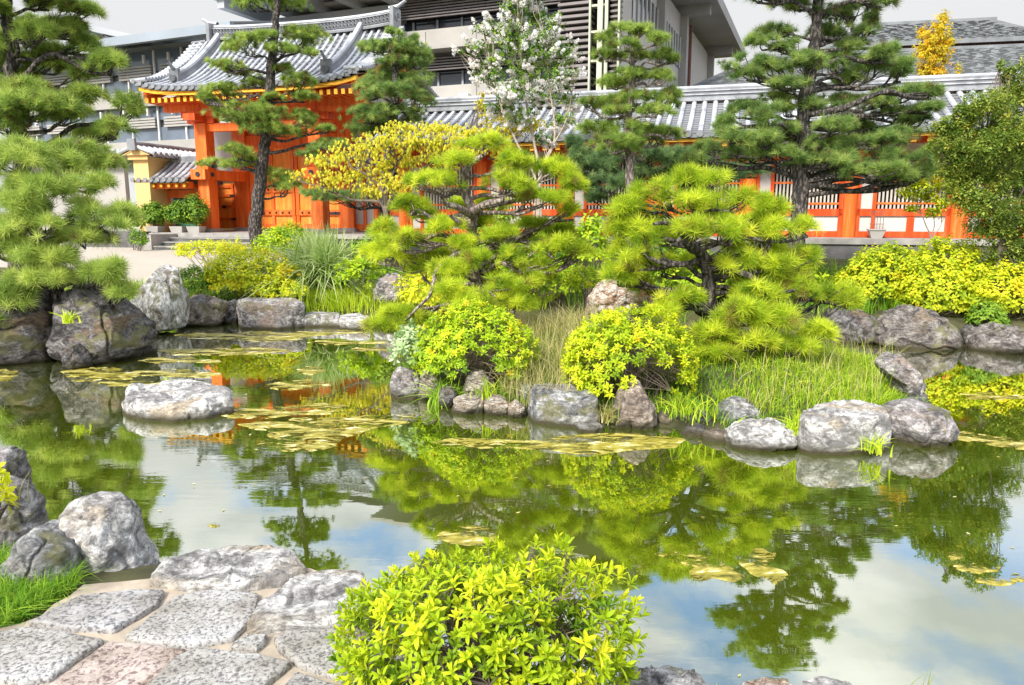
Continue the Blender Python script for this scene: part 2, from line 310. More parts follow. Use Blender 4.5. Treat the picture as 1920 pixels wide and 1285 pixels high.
# foliage
M['pine_hi'] = leafmat('bright_pine_needles', [(0, (.34, .26, .07)), (.04, (.13, .26, .02)), (.4, (.46, .60, .03)), (1, (.86, .90, .08))], .5)
M['pine_mid'] = leafmat('mid_pine_needles', [(0, (.26, .21, .08)), (.05, (.10, .18, .03)), (.45, (.33, .47, .09)), (1, (.64, .72, .18))], .5)
M['pine_dk'] = leafmat('green_pine_needles', [(0, (.22, .18, .07)), (.05, (.08, .15, .04)), (.45, (.25, .39, .10)), (1, (.52, .62, .17))], .5)
M['pine_blue'] = leafmat('dark_pine_needles', [(0, (.08, .15, .06)), (.5, (.20, .32, .12)), (1, (.38, .50, .18))], .5)
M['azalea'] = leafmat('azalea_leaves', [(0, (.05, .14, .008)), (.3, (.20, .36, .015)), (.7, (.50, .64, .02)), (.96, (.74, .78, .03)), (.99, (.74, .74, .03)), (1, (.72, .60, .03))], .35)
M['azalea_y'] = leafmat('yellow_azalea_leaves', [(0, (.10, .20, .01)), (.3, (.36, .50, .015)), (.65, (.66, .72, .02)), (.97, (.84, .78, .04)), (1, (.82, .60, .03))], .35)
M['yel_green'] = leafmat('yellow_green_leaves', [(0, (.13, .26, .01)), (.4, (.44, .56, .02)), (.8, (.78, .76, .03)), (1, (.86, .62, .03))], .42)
M['gold'] = leafmat('golden_leaves', [(0, (.34, .42, .04)), (.3, (.66, .66, .05)), (.6, (.86, .78, .07)), (1, (.94, .86, .14))], .5)
M['autumn'] = leafmat('orange_gold_leaves', [(0, (.50, .46, .03)), (.5, (.86, .64, .04)), (1, (.80, .34, .02))], .5)
M['maple'] = leafmat('olive_maple_leaves', [(0, (.08, .15, .03)), (.5, (.24, .35, .06)), (.85, (.46, .52, .09)), (1, (.58, .50, .08))], .45)
M['leaf'] = leafmat('green_leaves', [(0, (.04, .10, .01)), (.5, (.13, .26, .02)), (1, (.34, .48, .04))], .3)
M['leaf_pale'] = leafmat('pale_striped_leaves', [(0, (.16, .30, .08)), (.5, (.38, .52, .22)), (1, (.66, .74, .48))], .3)
M['grass'] = leafmat('grass_blades', [(0, (.10, .22, .01)), (.5, (.36, .54, .02)), (1, (.68, .74, .05))], .35)
M['grass_gr'] = leafmat('green_grass_blades', [(0, (.05, .14, .01)), (.5, (.16, .36, .02)), (1, (.42, .58, .05))], .35)
M['straw'] = leafmat('straw_grass', [(0, (.22, .28, .05)), (.4, (.52, .45, .16)), (1, (.72, .62, .34))], .3)
M['pampas'] = leafmat('pampas_blades', [(0, (.14, .26, .04)), (.5, (.42, .56, .14)), (1, (.80, .84, .46))], .45)
M['blossom'] = leafmat('white_blossom', [(0, (.88, .82, .78)), (.5, (.92, .90, .87)), (1, (.94, .93, .92))], .5)
M['autumn_leaf'] = leafmat('fallen_leaves', [(0, (.30, .20, .05)), (.5, (.55, .45, .12)), (1, (.70, .65, .35))], .1)
# ------------------------------------------------------------------ ground, pond
def pixpoly(pts, z=0.0): return np.array([on(x, y, z)[:2] for x, y in pts])
far = pixpoly([(-60, 684), (60, 664), (150, 662), (262, 655), (276, 606), (340, 597), (450, 594), (570, 597), (690, 603), (760, 602), (900, 604), (1100, 607), (1300, 612), (1560, 622), (1650, 640), (1820, 648), (1990, 662)])
near = pixpoly([(2300, 1340), (1700, 1322), (1400, 1345), (1200, 1340), (900, 1330), (740, 1240), (700, 1170), (600, 1105), (430, 1085), (300, 1092), (150, 1080), (0, 1050)])
POND = np.vstack([[[-16, 9.5]], far, [[12, 9.6], [18, 7.5], [18, 1.2]], near[0:], [[-5.0, 4.0], [-16, 4.6]]])
isl_front = pixpoly([(738, 700), (742, 736), (800, 742), (850, 762), (985, 778), (1010, 790), (1110, 795), (1150, 802), (1235, 800), (1330, 808), (1370, 828), (1490, 830), (1520, 834), (1660, 830), (1770, 815), (1745, 760), (1722, 715), (1700, 690)])
ISL = np.vstack([isl_front, [[4.9, 9.0], [4.3, 9.9], [2.6, 10.6], [.6, 10.9], [-.8, 10.5], [-1.5, 9.6]]])
def sdist(P, X, Y):
    d = np.full(X.shape, 1e9); ins = np.zeros(X.shape, bool); n = len(P)
    for i in range(n):
        a, b = P[i], P[(i+1) % n]; ab = b-a; t = np.clip(((X-a[0])*ab[0]+(Y-a[1])*ab[1])/(ab@ab+1e-12), 0, 1)
        d = np.minimum(d, np.hypot(X-a[0]-t*ab[0], Y-a[1]-t*ab[1]))
        c = (a[1] > Y) != (b[1] > Y); xi = (b[0]-a[0])*(Y-a[1])/(b[1]-a[1]+1e-12)+a[0]; ins ^= c & (X < xi)
    return np.where(ins, -d, d)
def sm(a, b, x): t = np.clip((x-a)/(b-a), 0, 1); return t*t*(3-2*t)
def gz(X, Y):
    X = np.asarray(X, float); Y = np.asarray(Y, float)
    dp = sdist(POND, X, Y); di = sdist(ISL, X, Y); land = np.maximum(dp, -di)
    fr = (di < 0) & (dp < 0)
    z = -.30*sm(0, .45, -land)+np.where(fr, .05*sm(0, .10, land)+.11*sm(.1, .9, land), .16*sm(0, .10, land)+.14*sm(.05, .5, land))
    rise = .5*sm(.3, 6.0, land)*sm(8, 11, Y); z = z+np.where(dp > 0, rise, .26*sm(.5, 2.0, land))
    z = z+.02*fbm(np.stack([X*1.3, Y*1.3, X*0+3.1], -1), 3)*sm(.1, .6, land)*(Y < 22)
    nearside = (Y < 5.0) & (dp > 0); z = np.where(nearside, np.minimum(z, .30), z)
    return z
def ax(lo, hi, step, far_, n): 
    m = np.arange(lo, hi+step/2, step); g = np.geomspace(1, 1+far_, n)-1+0; g = g[1:]
    return np.concatenate([lo-g[::-1], m, hi+g])
xs = ax(-13, 14, .13, 500, 16); ys = ax(-1, 17, .13, 500, 16)
XX, YY = np.meshgrid(xs, ys); ZZ = gz(XX, YY); g = G(); W0 = Frame(0, 0, 0); W0.grid(g, XX, YY, ZZ)
tag(g.build('ground', M['soil'], smooth=True), kind='structure')
g = G(); W0.grid(g, *np.meshgrid([-30, 30.], [-3., 20.]), np.zeros((2, 2))); tag(g.build('pond_water', M['water']), kind='structure')
# gravel court in front of the gate
g = G(); gy = np.array([16.2, 18, 20, 22, 24, 26, 29.]); gx = np.linspace(-24, -3.2, 14); gx = np.linspace(-24, -3.2, 70); gy = np.concatenate([np.linspace(15.4, 22, 40), [24, 26, 29.]]); A, B = np.meshgrid(gx, gy)
B = B+.3*np.sin(A*1.1)*(B < 16.5); W0.grid(g, A, B, gz(A, B)+.012); tag(g.build('gravel_court', M['gravel']), kind='structure')
# ------------------------------------------------------------------ rocks
def resample(P, n, jit=0, seed=0):
    P = np.vstack([P, P[:1]]); L_ = np.concatenate([[0], np.cumsum(np.linalg.norm(np.diff(P, axis=0), axis=1))])
    t = np.linspace(0, L_[-1], n, endpoint=False); return np.stack([np.interp(t, L_, P[:, k]) for k in range(P.shape[1])], -1)
def smooth_loop(P, k=1):
    for _ in range(k): P = .25*np.roll(P, 1, 0)+.5*P+.25*np.roll(P, -1, 0)
    return P
def finish(o, loc, ang=26):
    o.data.polygons.foreach_set('use_smooth', np.ones(len(o.data.polygons), bool)); o.data.set_sharp_from_angle(angle=math.radians(ang)); return recenter(o, loc)
rs = [0]
def boulder(name, label, out, Y, depth, mat, group=None, p=.55, rough=1.0, lean=0.0, cat='rock', cuts=5, fac=.89):
    rs[0] += 1; r = np.random.default_rng(100+rs[0])
    Q = np.array([at(x, y, Y+depth*.35)[[0, 2]] for x, y in out]); Q = smooth_loop(resample(Q, 96), 1)
    c = Q.mean(0); D = Q-c; th = np.arctan2(D[:, 1], D[:, 0]); rr = np.hypot(D[:, 0], D[:, 1]); o_ = np.argsort(th)
    nt_, npz = 150, 64; T = np.linspace(-np.pi, np.pi, nt_, endpoint=False)
    R = np.interp(T, th[o_], rr[o_], period=2*np.pi)
    ps = np.linspace(-np.pi/2, np.pi/2, npz)[1:-1]
    rho = np.cos(ps)**p; w = np.sign(np.sin(ps))*np.abs(np.sin(ps))**.85
    X = c[0]+rho[:, None]*(R*np.cos(T))[None]; Z = c[1]+rho[:, None]*(R*np.sin(T))[None]
    size = min(rr.mean()*2, depth*1.4)
    Yc = Y+depth*.35+w[:, None]*depth*.5+lean*(Z-c[1])
    V = np.stack([X, np.broadcast_to(Yc, X.shape), Z], -1).reshape(-1, 3)
    V = np.vstack([V, [[c[0], Y+depth*.35-depth*.5, c[1]], [c[0], Y+depth*.85, c[1]]]])
    cen = np.array([c[0], Y+depth*.35, c[1]])
    for k in range(cuts):           # broken faces
        n = r.normal(size=3); n[1] = -abs(n[1])*1.2-.55; n /= np.linalg.norm(n)
        d = (V-cen)@n; m = d.max()*r.uniform(.74, .93); ex = np.maximum(d-m, 0); V = V-ex[:, None]*n*.9
    for k in range(34):
        n = r.normal(size=3); n[1] = -abs(n[1]); n /= np.linalg.norm(n); d = (V-cen)@n; m = d.max()*r.uniform(fac, fac+.09); V = V-np.maximum(d-m, 0)[:, None]*n*.85
    dirn = V-cen; dirn /= np.linalg.norm(dirn, axis=1)[:, None]+1e-9
    q = V/size+rs[0]*3.7
    ridge_ = 1-2*np.abs(vnoise(q*3.1+9)); cr = np.clip(.12-np.abs(vnoise(q*2.3+5)+.25*vnoise(q*7)), 0, .12)/.12
    amp = size*.045*rough*fbm(q*3.2, 5)+size*.03*rough*ridge_+size*.012*rough*(1-2*np.abs(vnoise(q*8.3)))-size*.05*rough*cr
    V = V+dirn*amp[:, None]
    m = npz-2; i = np.arange(m-1)[:, None]*nt_; j = np.arange(nt_)[None]; k = (j+1) % nt_
    g = G(); F = np.stack([i+j, i+k, i+nt_+k, i+nt_+j], -1).reshape(-1, 4)
    g.V.append(V); g.T.append(np.zeros(len(V))); g.n = len(V); g.F.append(F)
    a = len(V)-2; jj = np.arange(nt_); kk = (jj+1) % nt_
    g.F.append(np.stack([kk, jj, np.full(nt_, a)], -1)); g.F.append(np.stack([(m-1)*nt_+jj, (m-1)*nt_+kk, np.full(nt_, a+1)], -1))
    o = g.build(name, M[mat], tint=False); finish(o, (c[0], Y, max(0, Q[:, 1].min()))); return tag(o, label, cat, group)
def slab(name, label, out, zt, zb, mat, group=None, cat='rock', edge=.03, rough=1.0, grow=1.03, tilt=0.0, jit=1.0, dome=0.0):
    rs[0] += 1; r = np.random.default_rng(300+rs[0])
    Q = np.array([on(x, y, zt)[:2] for x, y in out]); n = 150; Q = smooth_loop(resample(Q, n), 1); c = Q.mean(0); Q = c+(Q-c)*(1.06 if name == 'paving_stone' else 1); D = Q-c; size = np.hypot(*D.T).mean()
    jn = 1+.05*jit*fbm(np.concatenate([Q*6/ max(size, .1)*.25+rs[0], np.zeros((n, 1))], 1), 3); D = D*jn[:, None]
    fr = [(.0, 0), (.08, 0), (.16, 0), (.24, 0), (.32, 0), (.4, 0), (.48, 0), (.56, 0), (.64, 0), (.72, 0), (.8, 0), (.88, 0), (1-edge/size*1.2, 0), (1-edge/size*.35, -edge*.3), (1, -edge)]
    h = zt-zb
    for k in (.06, .12, .18, .25, .32, .4, .5, .6, .7, .8, .9, 1.0): fr.append((1+(grow-1)*math.sin(k*2.6), -edge-k*(h-edge)))
    V = []
    for f, dz in fr:
        z = zt+dz+tilt*0+dome*(1-min(f, 1)**2)
        V.append(np.concatenate([c+D*f, np.full((n, 1), z)], 1))
    V = np.array(V); m = len(fr); V = V.reshape(-1, 3); q = V/max(size, .05)*1.3+rs[0]*5.1; a = fbm(q*1.7, 5)
    side = np.repeat(np.array([min(1, max(0, (f-.9)*10)) for f, _ in fr]), n)
    out_ = np.concatenate([D/np.linalg.norm(D, axis=1)[:, None], np.zeros((n, 1))], 1); out_ = np.tile(out_, (m, 1))
    rid = (.5-np.abs(vnoise(q*1.6+4)))
    cr = np.clip(.10-np.abs(vnoise(q*1.5+5)+.25*vnoise(q*6)), 0, .10)/.10; fine_ = 1-2*np.abs(vnoise(q*7.1+3))
    V[:, 2] += (a*.018+fine_*.006-cr*.016)*rough*min(1, size*3)*(1-side*.5)
    V += out_*(side*(a*.06+rid*.09+fine_*.02-cr*.07)*size*.45*rough)[:, None]
    i = np.arange(m-1)[:, None]*n; j = np.arange(n)[None]; k = (j+1) % n
    g = G(); g.add(V, np.stack([i+j, i+n+j, i+n+k, i+k], -1).reshape(-1, 4))
    o = g.build(name, M[mat], tint=False); finish(o, (c[0], c[1], zb), 40); return tag(o, label, cat, group)
LB = 'rocks along the left bank of the pond'; FB = 'rocks along the far bank'; IR = 'rocks round the island'; RB = 'rocks along the right bank'; NR = 'rocks along the near shore'
boulder('boulder', 'huge dark brown boulder cut by the left edge below the pine', [(-60, 700), (-70, 560), (20, 535), (70, 540), (95, 575), (106, 620), (100, 690)], 9.2, 1.2, 'rock_dark', LB, .5, 1.0, fac=.85)
boulder('boulder', 'large dark grey boulder sloping down to a blunt nose beside the dark cleft', [(112, 690), (125, 640), (108, 560), (135, 528), (170, 535), (205, 565), (238, 590), (268, 615), (272, 650), (268, 684)], 9.3, 1.3, 'rock_dark', LB, .45, 1.1, fac=.85)
boulder('boulder', 'small flat dark stone at the foot of the dark cleft', [(118, 690), (124, 655), (140, 645), (160, 662), (168, 690)], 9.0, .35, 'rock_dark', LB)
boulder('boulder', 'wet black rock wall in the cleft between two big boulders', [(80, 700), (80, 560), (110, 545), (140, 560), (140, 700)], 9.9, .5, 'rock_dark', LB, .4)
boulder('boulder', 'tall white marbled standing rock with dark streaks', [(238, 620), (240, 575), (262, 535), (280, 505), (298, 492), (318, 500), (332, 530), (341, 560), (338, 600), (334, 622)], 11.6, .9, 'rock_white', LB, .45, 1.0, fac=.84)
slab('stepping_stone', 'flat pale stone island with a small hollow standing in open water', [(228, 742), (240, 722), (290, 716), (340, 709), (395, 714), (428, 728), (427, 742), (385, 752), (320, 758), (260, 754)], .17, -.15, 'rock_pale', cat='stone', edge=.04, rough=1.6)
boulder('boulder', 'low grey-brown bank rock beside the tall white standing rock', [(332, 612), (336, 566), (360, 556), (400, 556), (424, 565), (427, 590), (422, 612)], 12.6, .6, 'rock_brown', FB)
boulder('boulder', 'small dark rock between two pale blocks on the far bank', [(418, 612), (422, 570), (440, 560), (452, 575), (450, 612)], 12.9, .4, 'rock_dark', FB)
slab('boulder', 'flat-topped brown and white block under the golden shrub', [(446, 562), (470, 557), (540, 557), (567, 561), (569, 567), (520, 571), (452, 570)], .42, -.1, 'rock_purple', FB, edge=.05, rough=1.3)
slab('kerb_stone', 'long low grey kerb stone next to the flat-topped block', [(570, 587), (600, 584), (636, 587), (636, 592), (600, 591), (571, 592)], .2, -.1, 'rock_grey', FB, edge=.03)
slab('kerb_stone', 'low white-speckled kerb stone at the end of the bank', [(636, 590), (665, 588), (694, 591), (694, 598), (660, 599), (637, 597)], .18, -.1, 'rock_pale', FB, edge=.03)
slab('kerb_stone', 'low grey kerb stone half hidden under the arching pine branch', [(700, 592), (740, 590), (775, 592), (775, 599), (740, 600), (702, 598)], .18, -.1, 'rock_grey', FB, edge=.03)
boulder('boulder', 'rounded dark grey boulder standing in grass beside the ferns', [(700, 572), (706, 530), (722, 514), (742, 514), (764, 535), (772, 572)], 13.4, .9, 'rock_purple', FB)
boulder('boulder', 'brown and white rounded boulder behind the yellow azalea', [(1098, 590), (1104, 560), (1125, 528), (1150, 512), (1185, 518), (1210, 540), (1226, 565), (1228, 590)], 9.3, .8, 'rock_orange', IR, .5)
boulder('boulder', 'small squarish grey rock at the tip of the island', [(733, 750), (733, 700), (750, 690), (785, 700), (797, 735), (795, 756)], 7.55, .5, 'rock_purple', IR)
boulder('boulder', 'narrow upright olive-grey rock under the green azalea', [(790, 752), (789, 700), (800, 686), (818, 694), (828, 720), (826, 754)], 7.5, .3, 'rock_band', IR)
boulder('boulder', 'striped tan rock tilted under the green azalea', [(868, 760), (872, 712), (885, 696), (905, 698), (928, 718), (930, 745), (915, 762)], 7.3, .4, 'rock_band', IR, .5, 1.2)
boulder('boulder', 'flat layered tan rock at the waterline below the striped rock', [(845, 775), (850, 752), (870, 742), (905, 742), (915, 756), (912, 778)], 6.95, .35, 'rock_band', IR)
boulder('boulder', 'cracked beige rock in the middle of the layered waterline rocks', [(908, 778), (908, 752), (925, 742), (948, 748), (958, 764), (955, 780)], 6.9, .35, 'rock_band', IR)
boulder('boulder', 'small rounded beige rock touching the big grey block', [(952, 782), (954, 760), (968, 752), (984, 762), (988, 782)], 6.8, .25, 'rock_band', IR)
boulder('boulder', 'small blue-grey rock behind the big grey block', [(966, 748), (968, 728), (978, 720), (998, 722), (1004, 750)], 7.2, .35, 'rock_blue', IR)
slab('boulder', 'big grey block with a flat top between the azaleas', [(993, 730), (1000, 719), (1030, 717), (1070, 722), (1110, 732), (1124, 746), (1090, 748), (1040, 744), (1004, 740)], .27, -.2, 'rock_blue', IR, edge=.03, rough=1.1, grow=1.03)
slab('boulder', 'small white flat stone just out of the water before the grey block', [(1078, 792), (1095, 787), (1120, 791), (1132, 797), (1115, 802), (1088, 800)], .05, -.1, 'rock_pale', IR, edge=.02)
boulder('boulder', 'pointed olive-grey upright rock under the yellow azalea', [(1142, 815), (1146, 785), (1160, 745), (1175, 724), (1195, 718), (1212, 735), (1228, 765), (1233, 800), (1230, 818)], 6.45, .5, 'rock_brown', IR, .5)
boulder('boulder', 'mossy brown low rock mostly covered by grass tufts', [(1250, 818), (1255, 785), (1280, 770), (1320, 770), (1345, 785), (1348, 815)], 6.5, .5, 'rock_dark', IR)
boulder('boulder', 'round blue-grey rock behind the low cream boulder', [(1344, 812), (1345, 772), (1362, 754), (1390, 748), (1415, 758), (1430, 785), (1430, 812)], 6.45, .5, 'rock_blue', IR, .5)
boulder('boulder', 'small wedge of orange-brown rock at the waterline', [(1318, 834), (1322, 812), (1345, 806), (1375, 810), (1378, 834)], 6.05, .25, 'rock_brown', IR)
boulder('boulder', 'low cream boulder with a rusty end at the waterline', [(1362, 850), (1364, 815), (1385, 800), (1420, 792), (1465, 794), (1490, 808), (1494, 832), (1485, 850)], 5.85, .5, 'rock_pale', IR, .5)
slab('boulder', 'largest pale block of the island with a flat top and cracked front', [(1503, 776), (1512, 762), (1560, 753), (1620, 753), (1662, 762), (1670, 776), (1640, 783), (1580, 787), (1522, 785)], .29, -.2, 'rock_pale', IR, edge=.03, rough=1.1, grow=1.04)
boulder('boulder', 'big grey block with an undercut brown base beside the pale block', [(1664, 835), (1660, 790), (1668, 770), (1700, 760), (1740, 756), (1775, 772), (1790, 795), (1770, 825), (1735, 840), (1690, 838)], 5.95, .6, 'rock_purple', IR, .4, .8)
boulder('boulder', 'leaning dark weathered rock behind the grass at the island end', [(1700, 775), (1680, 720), (1652, 690), (1650, 670), (1675, 662), (1700, 675), (1718, 710), (1730, 755), (1725, 780)], 7.2, .4, 'rock_purple', IR, .5, 1.4)
boulder('boulder', 'dark mossy rock in shade under the second bright pine', [(1318, 735), (1322, 680), (1345, 655), (1372, 665), (1400, 700), (1405, 735)], 7.9, .5, 'rock_dark', IR)
boulder('boulder', 'dark grey rock under the golden shrubs nearest the island pine', [(1540, 650), (1548, 600), (1575, 580), (1620, 584), (1655, 610), (1662, 645)], 10.9, .8, 'rock_dark', RB)
boulder('boulder', 'wide pointed brown rock with a worn ledge on the right bank', [(1600, 650), (1640, 615), (1665, 590), (1695, 574), (1740, 585), (1790, 600), (1815, 625), (1815, 662), (1700, 660)], 10.4, .9, 'rock_mid', RB, .5, fac=.82)
boulder('boulder', 'rounded grey rock at the edge beyond the wide pointed rock', [(1822, 668), (1830, 630), (1855, 612), (1900, 612), (1950, 625), (1960, 675)], 10.1, .8, 'rock_mid', RB, fac=.84)
boulder('boulder', 'low dark rock between the wide pointed rock and the rounded grey rock', [(1805, 660), (1808, 625), (1822, 610), (1840, 625), (1845, 662)], 10.5, .5, 'rock_dark', RB)
for px_, py_, w_, h_, Y_, m_, l_ in ((1133, 790, 14, 26, 6.75, 'rock_grey', 'small grey stone filling the gap left of the pointed upright rock'), (1246, 800, 16, 22, 6.55, 'rock_brown', 'small brown stone right of the pointed upright rock'), (838, 748, 16, 20, 7.15, 'rock_dark', 'small dark stone left of the layered waterline rocks'), (1000, 778, 12, 22, 6.85, 'rock_grey', 'small grey stone wedged left of the big grey block'), (1306, 818, 26, 18, 6.2, 'rock_dark', 'low dark stone before the mossy brown rock'), (1492, 815, 12, 18, 6.1, 'rock_grey', 'small grey stone between cream boulder and pale block'), (1060, 796, 30, 8, 6.6, 'rock_brown', 'thin brown stone at the foot of the big grey block'), (700, 745, 14, 9, 8.0, 'rock_pale', 'lone little pale stone in the water off the island tip')):
    boulder('boulder', l_, [(px_+w_*math.cos(t)*(1+.15*math.sin(3*t+px_)), py_-h_*.2+h_*math.sin(t)) for t in np.linspace(0, 6.28, 14, endpoint=False)], Y_, .25, m_, IR)
# near shore
boulder('boulder', 'dark grey-brown upright rock at the left edge behind the others', [(-40, 960), (-40, 850), (0, 842), (22, 850), (30, 890), (32, 960)], 4.3, .4, 'rock_purple', NR)
boulder('boulder', 'tall dark grey-brown slab of rock cut by the left edge', [(-50, 1070), (-50, 900), (0, 900), (35, 912), (58, 945), (68, 985), (62, 1050)], 3.75, .4, 'rock_purple', NR, .45)
boulder('boulder', 'squat grey-blue rock with a pale top beside the peaked boulder', [(8, 1120), (14, 1060), (30, 1020), (70, 996), (110, 1005), (140, 1020), (150, 1070), (150, 1125)], 3.0, .4, 'rock_blue', NR, .42)
boulder('boulder', 'big peaked grey boulder with a knob and white veins', [(128, 1112), (128, 1040), (126, 1002), (116, 985), (118, 955), (140, 944), (170, 940), (205, 942), (232, 970), (250, 1010), (268, 1045), (280, 1080), (272, 1105), (200, 1112)], 3.2, .4, 'rock_pale', NR, .42, .9)
slab('boulder', 'long low furrowed rock slab at the water edge of the paving', [(288, 1078), (300, 1052), (345, 1035), (430, 1016), (500, 1016), (555, 1032), (574, 1060), (530, 1080), (440, 1092), (350, 1088)], .37, -.2, 'rock_pale', NR, edge=.03, rough=1.1)
slab('boulder', 'wedge-shaped pale rock slab with a broken dark edge by the water', [(466, 1160), (482, 1130), (560, 1072), (620, 1066), (684, 1066), (692, 1108), (700, 1140), (640, 1152), (560, 1150)], .39, -.2, 'rock_pale', NR, edge=.02, rough=.9)
slab('boulder', 'furrowed grey rock partly behind the foreground azalea', [(1150, 1262), (1190, 1242), (1250, 1238), (1310, 1255), (1345, 1285), (1300, 1330), (1150, 1330)], .16, -.2, 'rock_grey', NR, edge=.05, rough=2.0)
slab('boulder', 'orange and white veined rock at the bottom edge', [(1375, 1295), (1395, 1272), (1440, 1262), (1485, 1270), (1500, 1310), (1440, 1340), (1380, 1330)], .13, -.2, 'rock_orange', NR, edge=.04, rough=1.6)
slab('boulder', 'cream rounded rock beside the orange veined one at the bottom edge', [(1490, 1300), (1500, 1276), (1540, 1266), (1600, 1276), (1625, 1300), (1590, 1335), (1510, 1330)], .12, -.2, 'rock_pale', NR, edge=.04, rough=1.2)
# paving
pv = 'granite paving stones of the near path'
PV = [([(62, 1162), (150, 1116), (250, 1104), (298, 1107), (290, 1130), (212, 1176), (120, 1170)], 'gran_grey', 'grey speckled paving stone below the big peaked boulder'),
 ([(236, 1190), (330, 1117), (400, 1104), (478, 1111), (474, 1150), (434, 1191), (365, 1205), (300, 1199)], 'gran_white', 'large five-sided white paving stone beside the wedge-shaped slab'),
 ([(-60, 1230), (-30, 1190), (40, 1174), (110, 1181), (188, 1198), (90, 1262), (45, 1273), (-30, 1262)], 'gran_white', 'white paving stone below the grass patch'),
 ([(97, 1282), (205, 1202), (345, 1216), (300, 1258), (232, 1286), (130, 1305)], 'gran_pink', 'pinkish speckled paving stone, the only pink one'),
 ([(262, 1300), (332, 1226), (372, 1214), (480, 1226), (540, 1240), (500, 1275), (470, 1318), (300, 1325)], 'gran_white', 'mottled white paving stone at the bottom edge beside the pinkish one'),
 ([(434, 1207), (460, 1189), (500, 1188), (495, 1201), (480, 1213)], 'gran_white', 'tiny four-cornered paving chip between larger stones'),
 ([(522, 1192), (560, 1181), (700, 1176), (790, 1178), (790, 1255), (650, 1268), (566, 1240), (534, 1216)], 'gran_white', 'white paving stone partly under the foreground azalea'),
 ([(-60, 1300), (40, 1290), (90, 1300), (80, 1400), (-60, 1400)], 'gran_grey', 'grey paving stone at the lower corner'),
 ([(520, 1300), (560, 1262), (640, 1285), (760, 1290), (740, 1370), (560, 1380)], 'gran_grey', 'grey paving stone cut by the bottom edge')]
for o_, m_, l_ in PV: slab('paving_stone', l_, o_, .345, .22, m_, pv, 'paving stone', edge=.012, rough=.35, grow=1.0, jit=.8)
g = G(); Q = np.array([on(x, y, .318)[:2] for x, y in [(150, 1098), (300, 1080), (430, 1080), (560, 1062), (680, 1090), (705, 1150), (760, 1180), (900, 1230), (900, 1500), (-500, 1500), (-400, 1200), (-60, 1185), (60, 1165)]])
Q = resample(Q, 80); Q = Q+.01*rng.normal(size=Q.shape); c = Q.mean(0)
rings = [np.concatenate([c+(Q-c)*f, np.full((80, 1), .318)], 1) for f in (.05, .35, .7, 1)]+[np.concatenate([Q, np.full((80, 1), .15)], 1)]
V = np.array(rings).reshape(-1, 3); i = np.arange(4)[:, None]*80; j = np.arange(80)[None]; k = (j+1) % 80
g.add(V, np.stack([i+j, i+80+j, i+80+k, i+k], -1).reshape(-1, 4)); tag(g.build('path', M['mortar']), kind='structure')
# ------------------------------------------------------------------ floating algae
AL = 'mats of yellow algae floating on the pond'
def mat_algae(out, label, seed, amp=.16):
    r = np.random.default_rng(seed); Q = np.array([on(x, y, 0)[:2] for x, y in out]); n = 240; Q = smooth_loop(resample(Q, n), 6); c = Q.mean(0); D = Q-c; s = np.hypot(*D.T).mean()
    a = fbm(np.concatenate([Q*3.2+seed, np.zeros((n, 1))], 1), 5); a = fbm(np.concatenate([(Q-c)*(1.5/s)+seed*3.3, np.zeros((n, 1))], 1), 5); D = D*(1+amp*1.5*a)[:, None]
    V = []
    for f, z in ((0, .005), (.2, .005), (.4, .005), (.6, .005), (.8, .005), (.93, .005), (.98, .003), (1, -.003)):
        p = c+D*f; V.append(np.concatenate([p, (z+.002*fbm(np.concatenate([p*9, np.zeros((n, 1))], 1), 3)*(f < .99))[:, None]], 1))
    V = np.array(V).reshape(-1, 3); i = np.arange(7)[:, None]*n; j = np.arange(n)[None]; k = (j+1) % n
    g = G(); g.add(V, np.stack([i+j, i+n+j, i+n+k, i+k], -1).reshape(-1, 4), np.repeat([.3, .2, .1, 0, 0, 0, 0, 0], n)); o = g.build('algae_mat', M['algae'], smooth=True)
    recenter(o, (c[0], c[1], 0)); tag(o, label, 'algae', AL)
def ell(cx, cy, rx, ry, n=14): return [(cx+rx*math.cos(t), cy+ry*math.sin(t)) for t in np.linspace(0, 2*math.pi, n, endpoint=False)]
mat_algae([(398, 776), (440, 766), (520, 764), (600, 757), (650, 768), (620, 776), (560, 778), (500, 784), (430, 782)], 'upper lobe of algae beside the flat stone island', 1, .2)
mat_algae([(450, 796), (520, 788), (600, 782), (670, 780), (745, 782), (735, 794), (690, 804), (650, 818), (600, 838), (540, 842), (498, 830), (520, 818), (470, 806)], 'broad curling algae mat in the orange gate reflection', 2, .2)
mat_algae([(796, 829), (840, 822), (900, 823), (960, 828), (1020, 824), (1060, 816), (1120, 812), (1200, 812), (1278, 826), (1255, 838), (1190, 843), (1140, 855), (1090, 853), (1040, 846), (960, 840), (880, 842), (830, 838)], 'longest algae mat, stretched before the island rocks', 3, .08)
mat_algae(ell(880, 1005, 56, 19), 'single oval algae mat just behind the foreground azalea', 4, .1)
mat_algae([(1224, 1038), (1260, 1032), (1310, 1042), (1360, 1055), (1390, 1078), (1370, 1090), (1300, 1086), (1290, 1072), (1330, 1068), (1280, 1058)], 'left half of the twin mats in the near water', 5, .14)
mat_algae([(1388, 1052), (1420, 1034), (1455, 1036), (1450, 1050), (1435, 1062), (1470, 1070), (1482, 1088), (1455, 1098), (1420, 1084), (1400, 1066)], 'hooked right half of the twin mats in the near water', 6, .14)
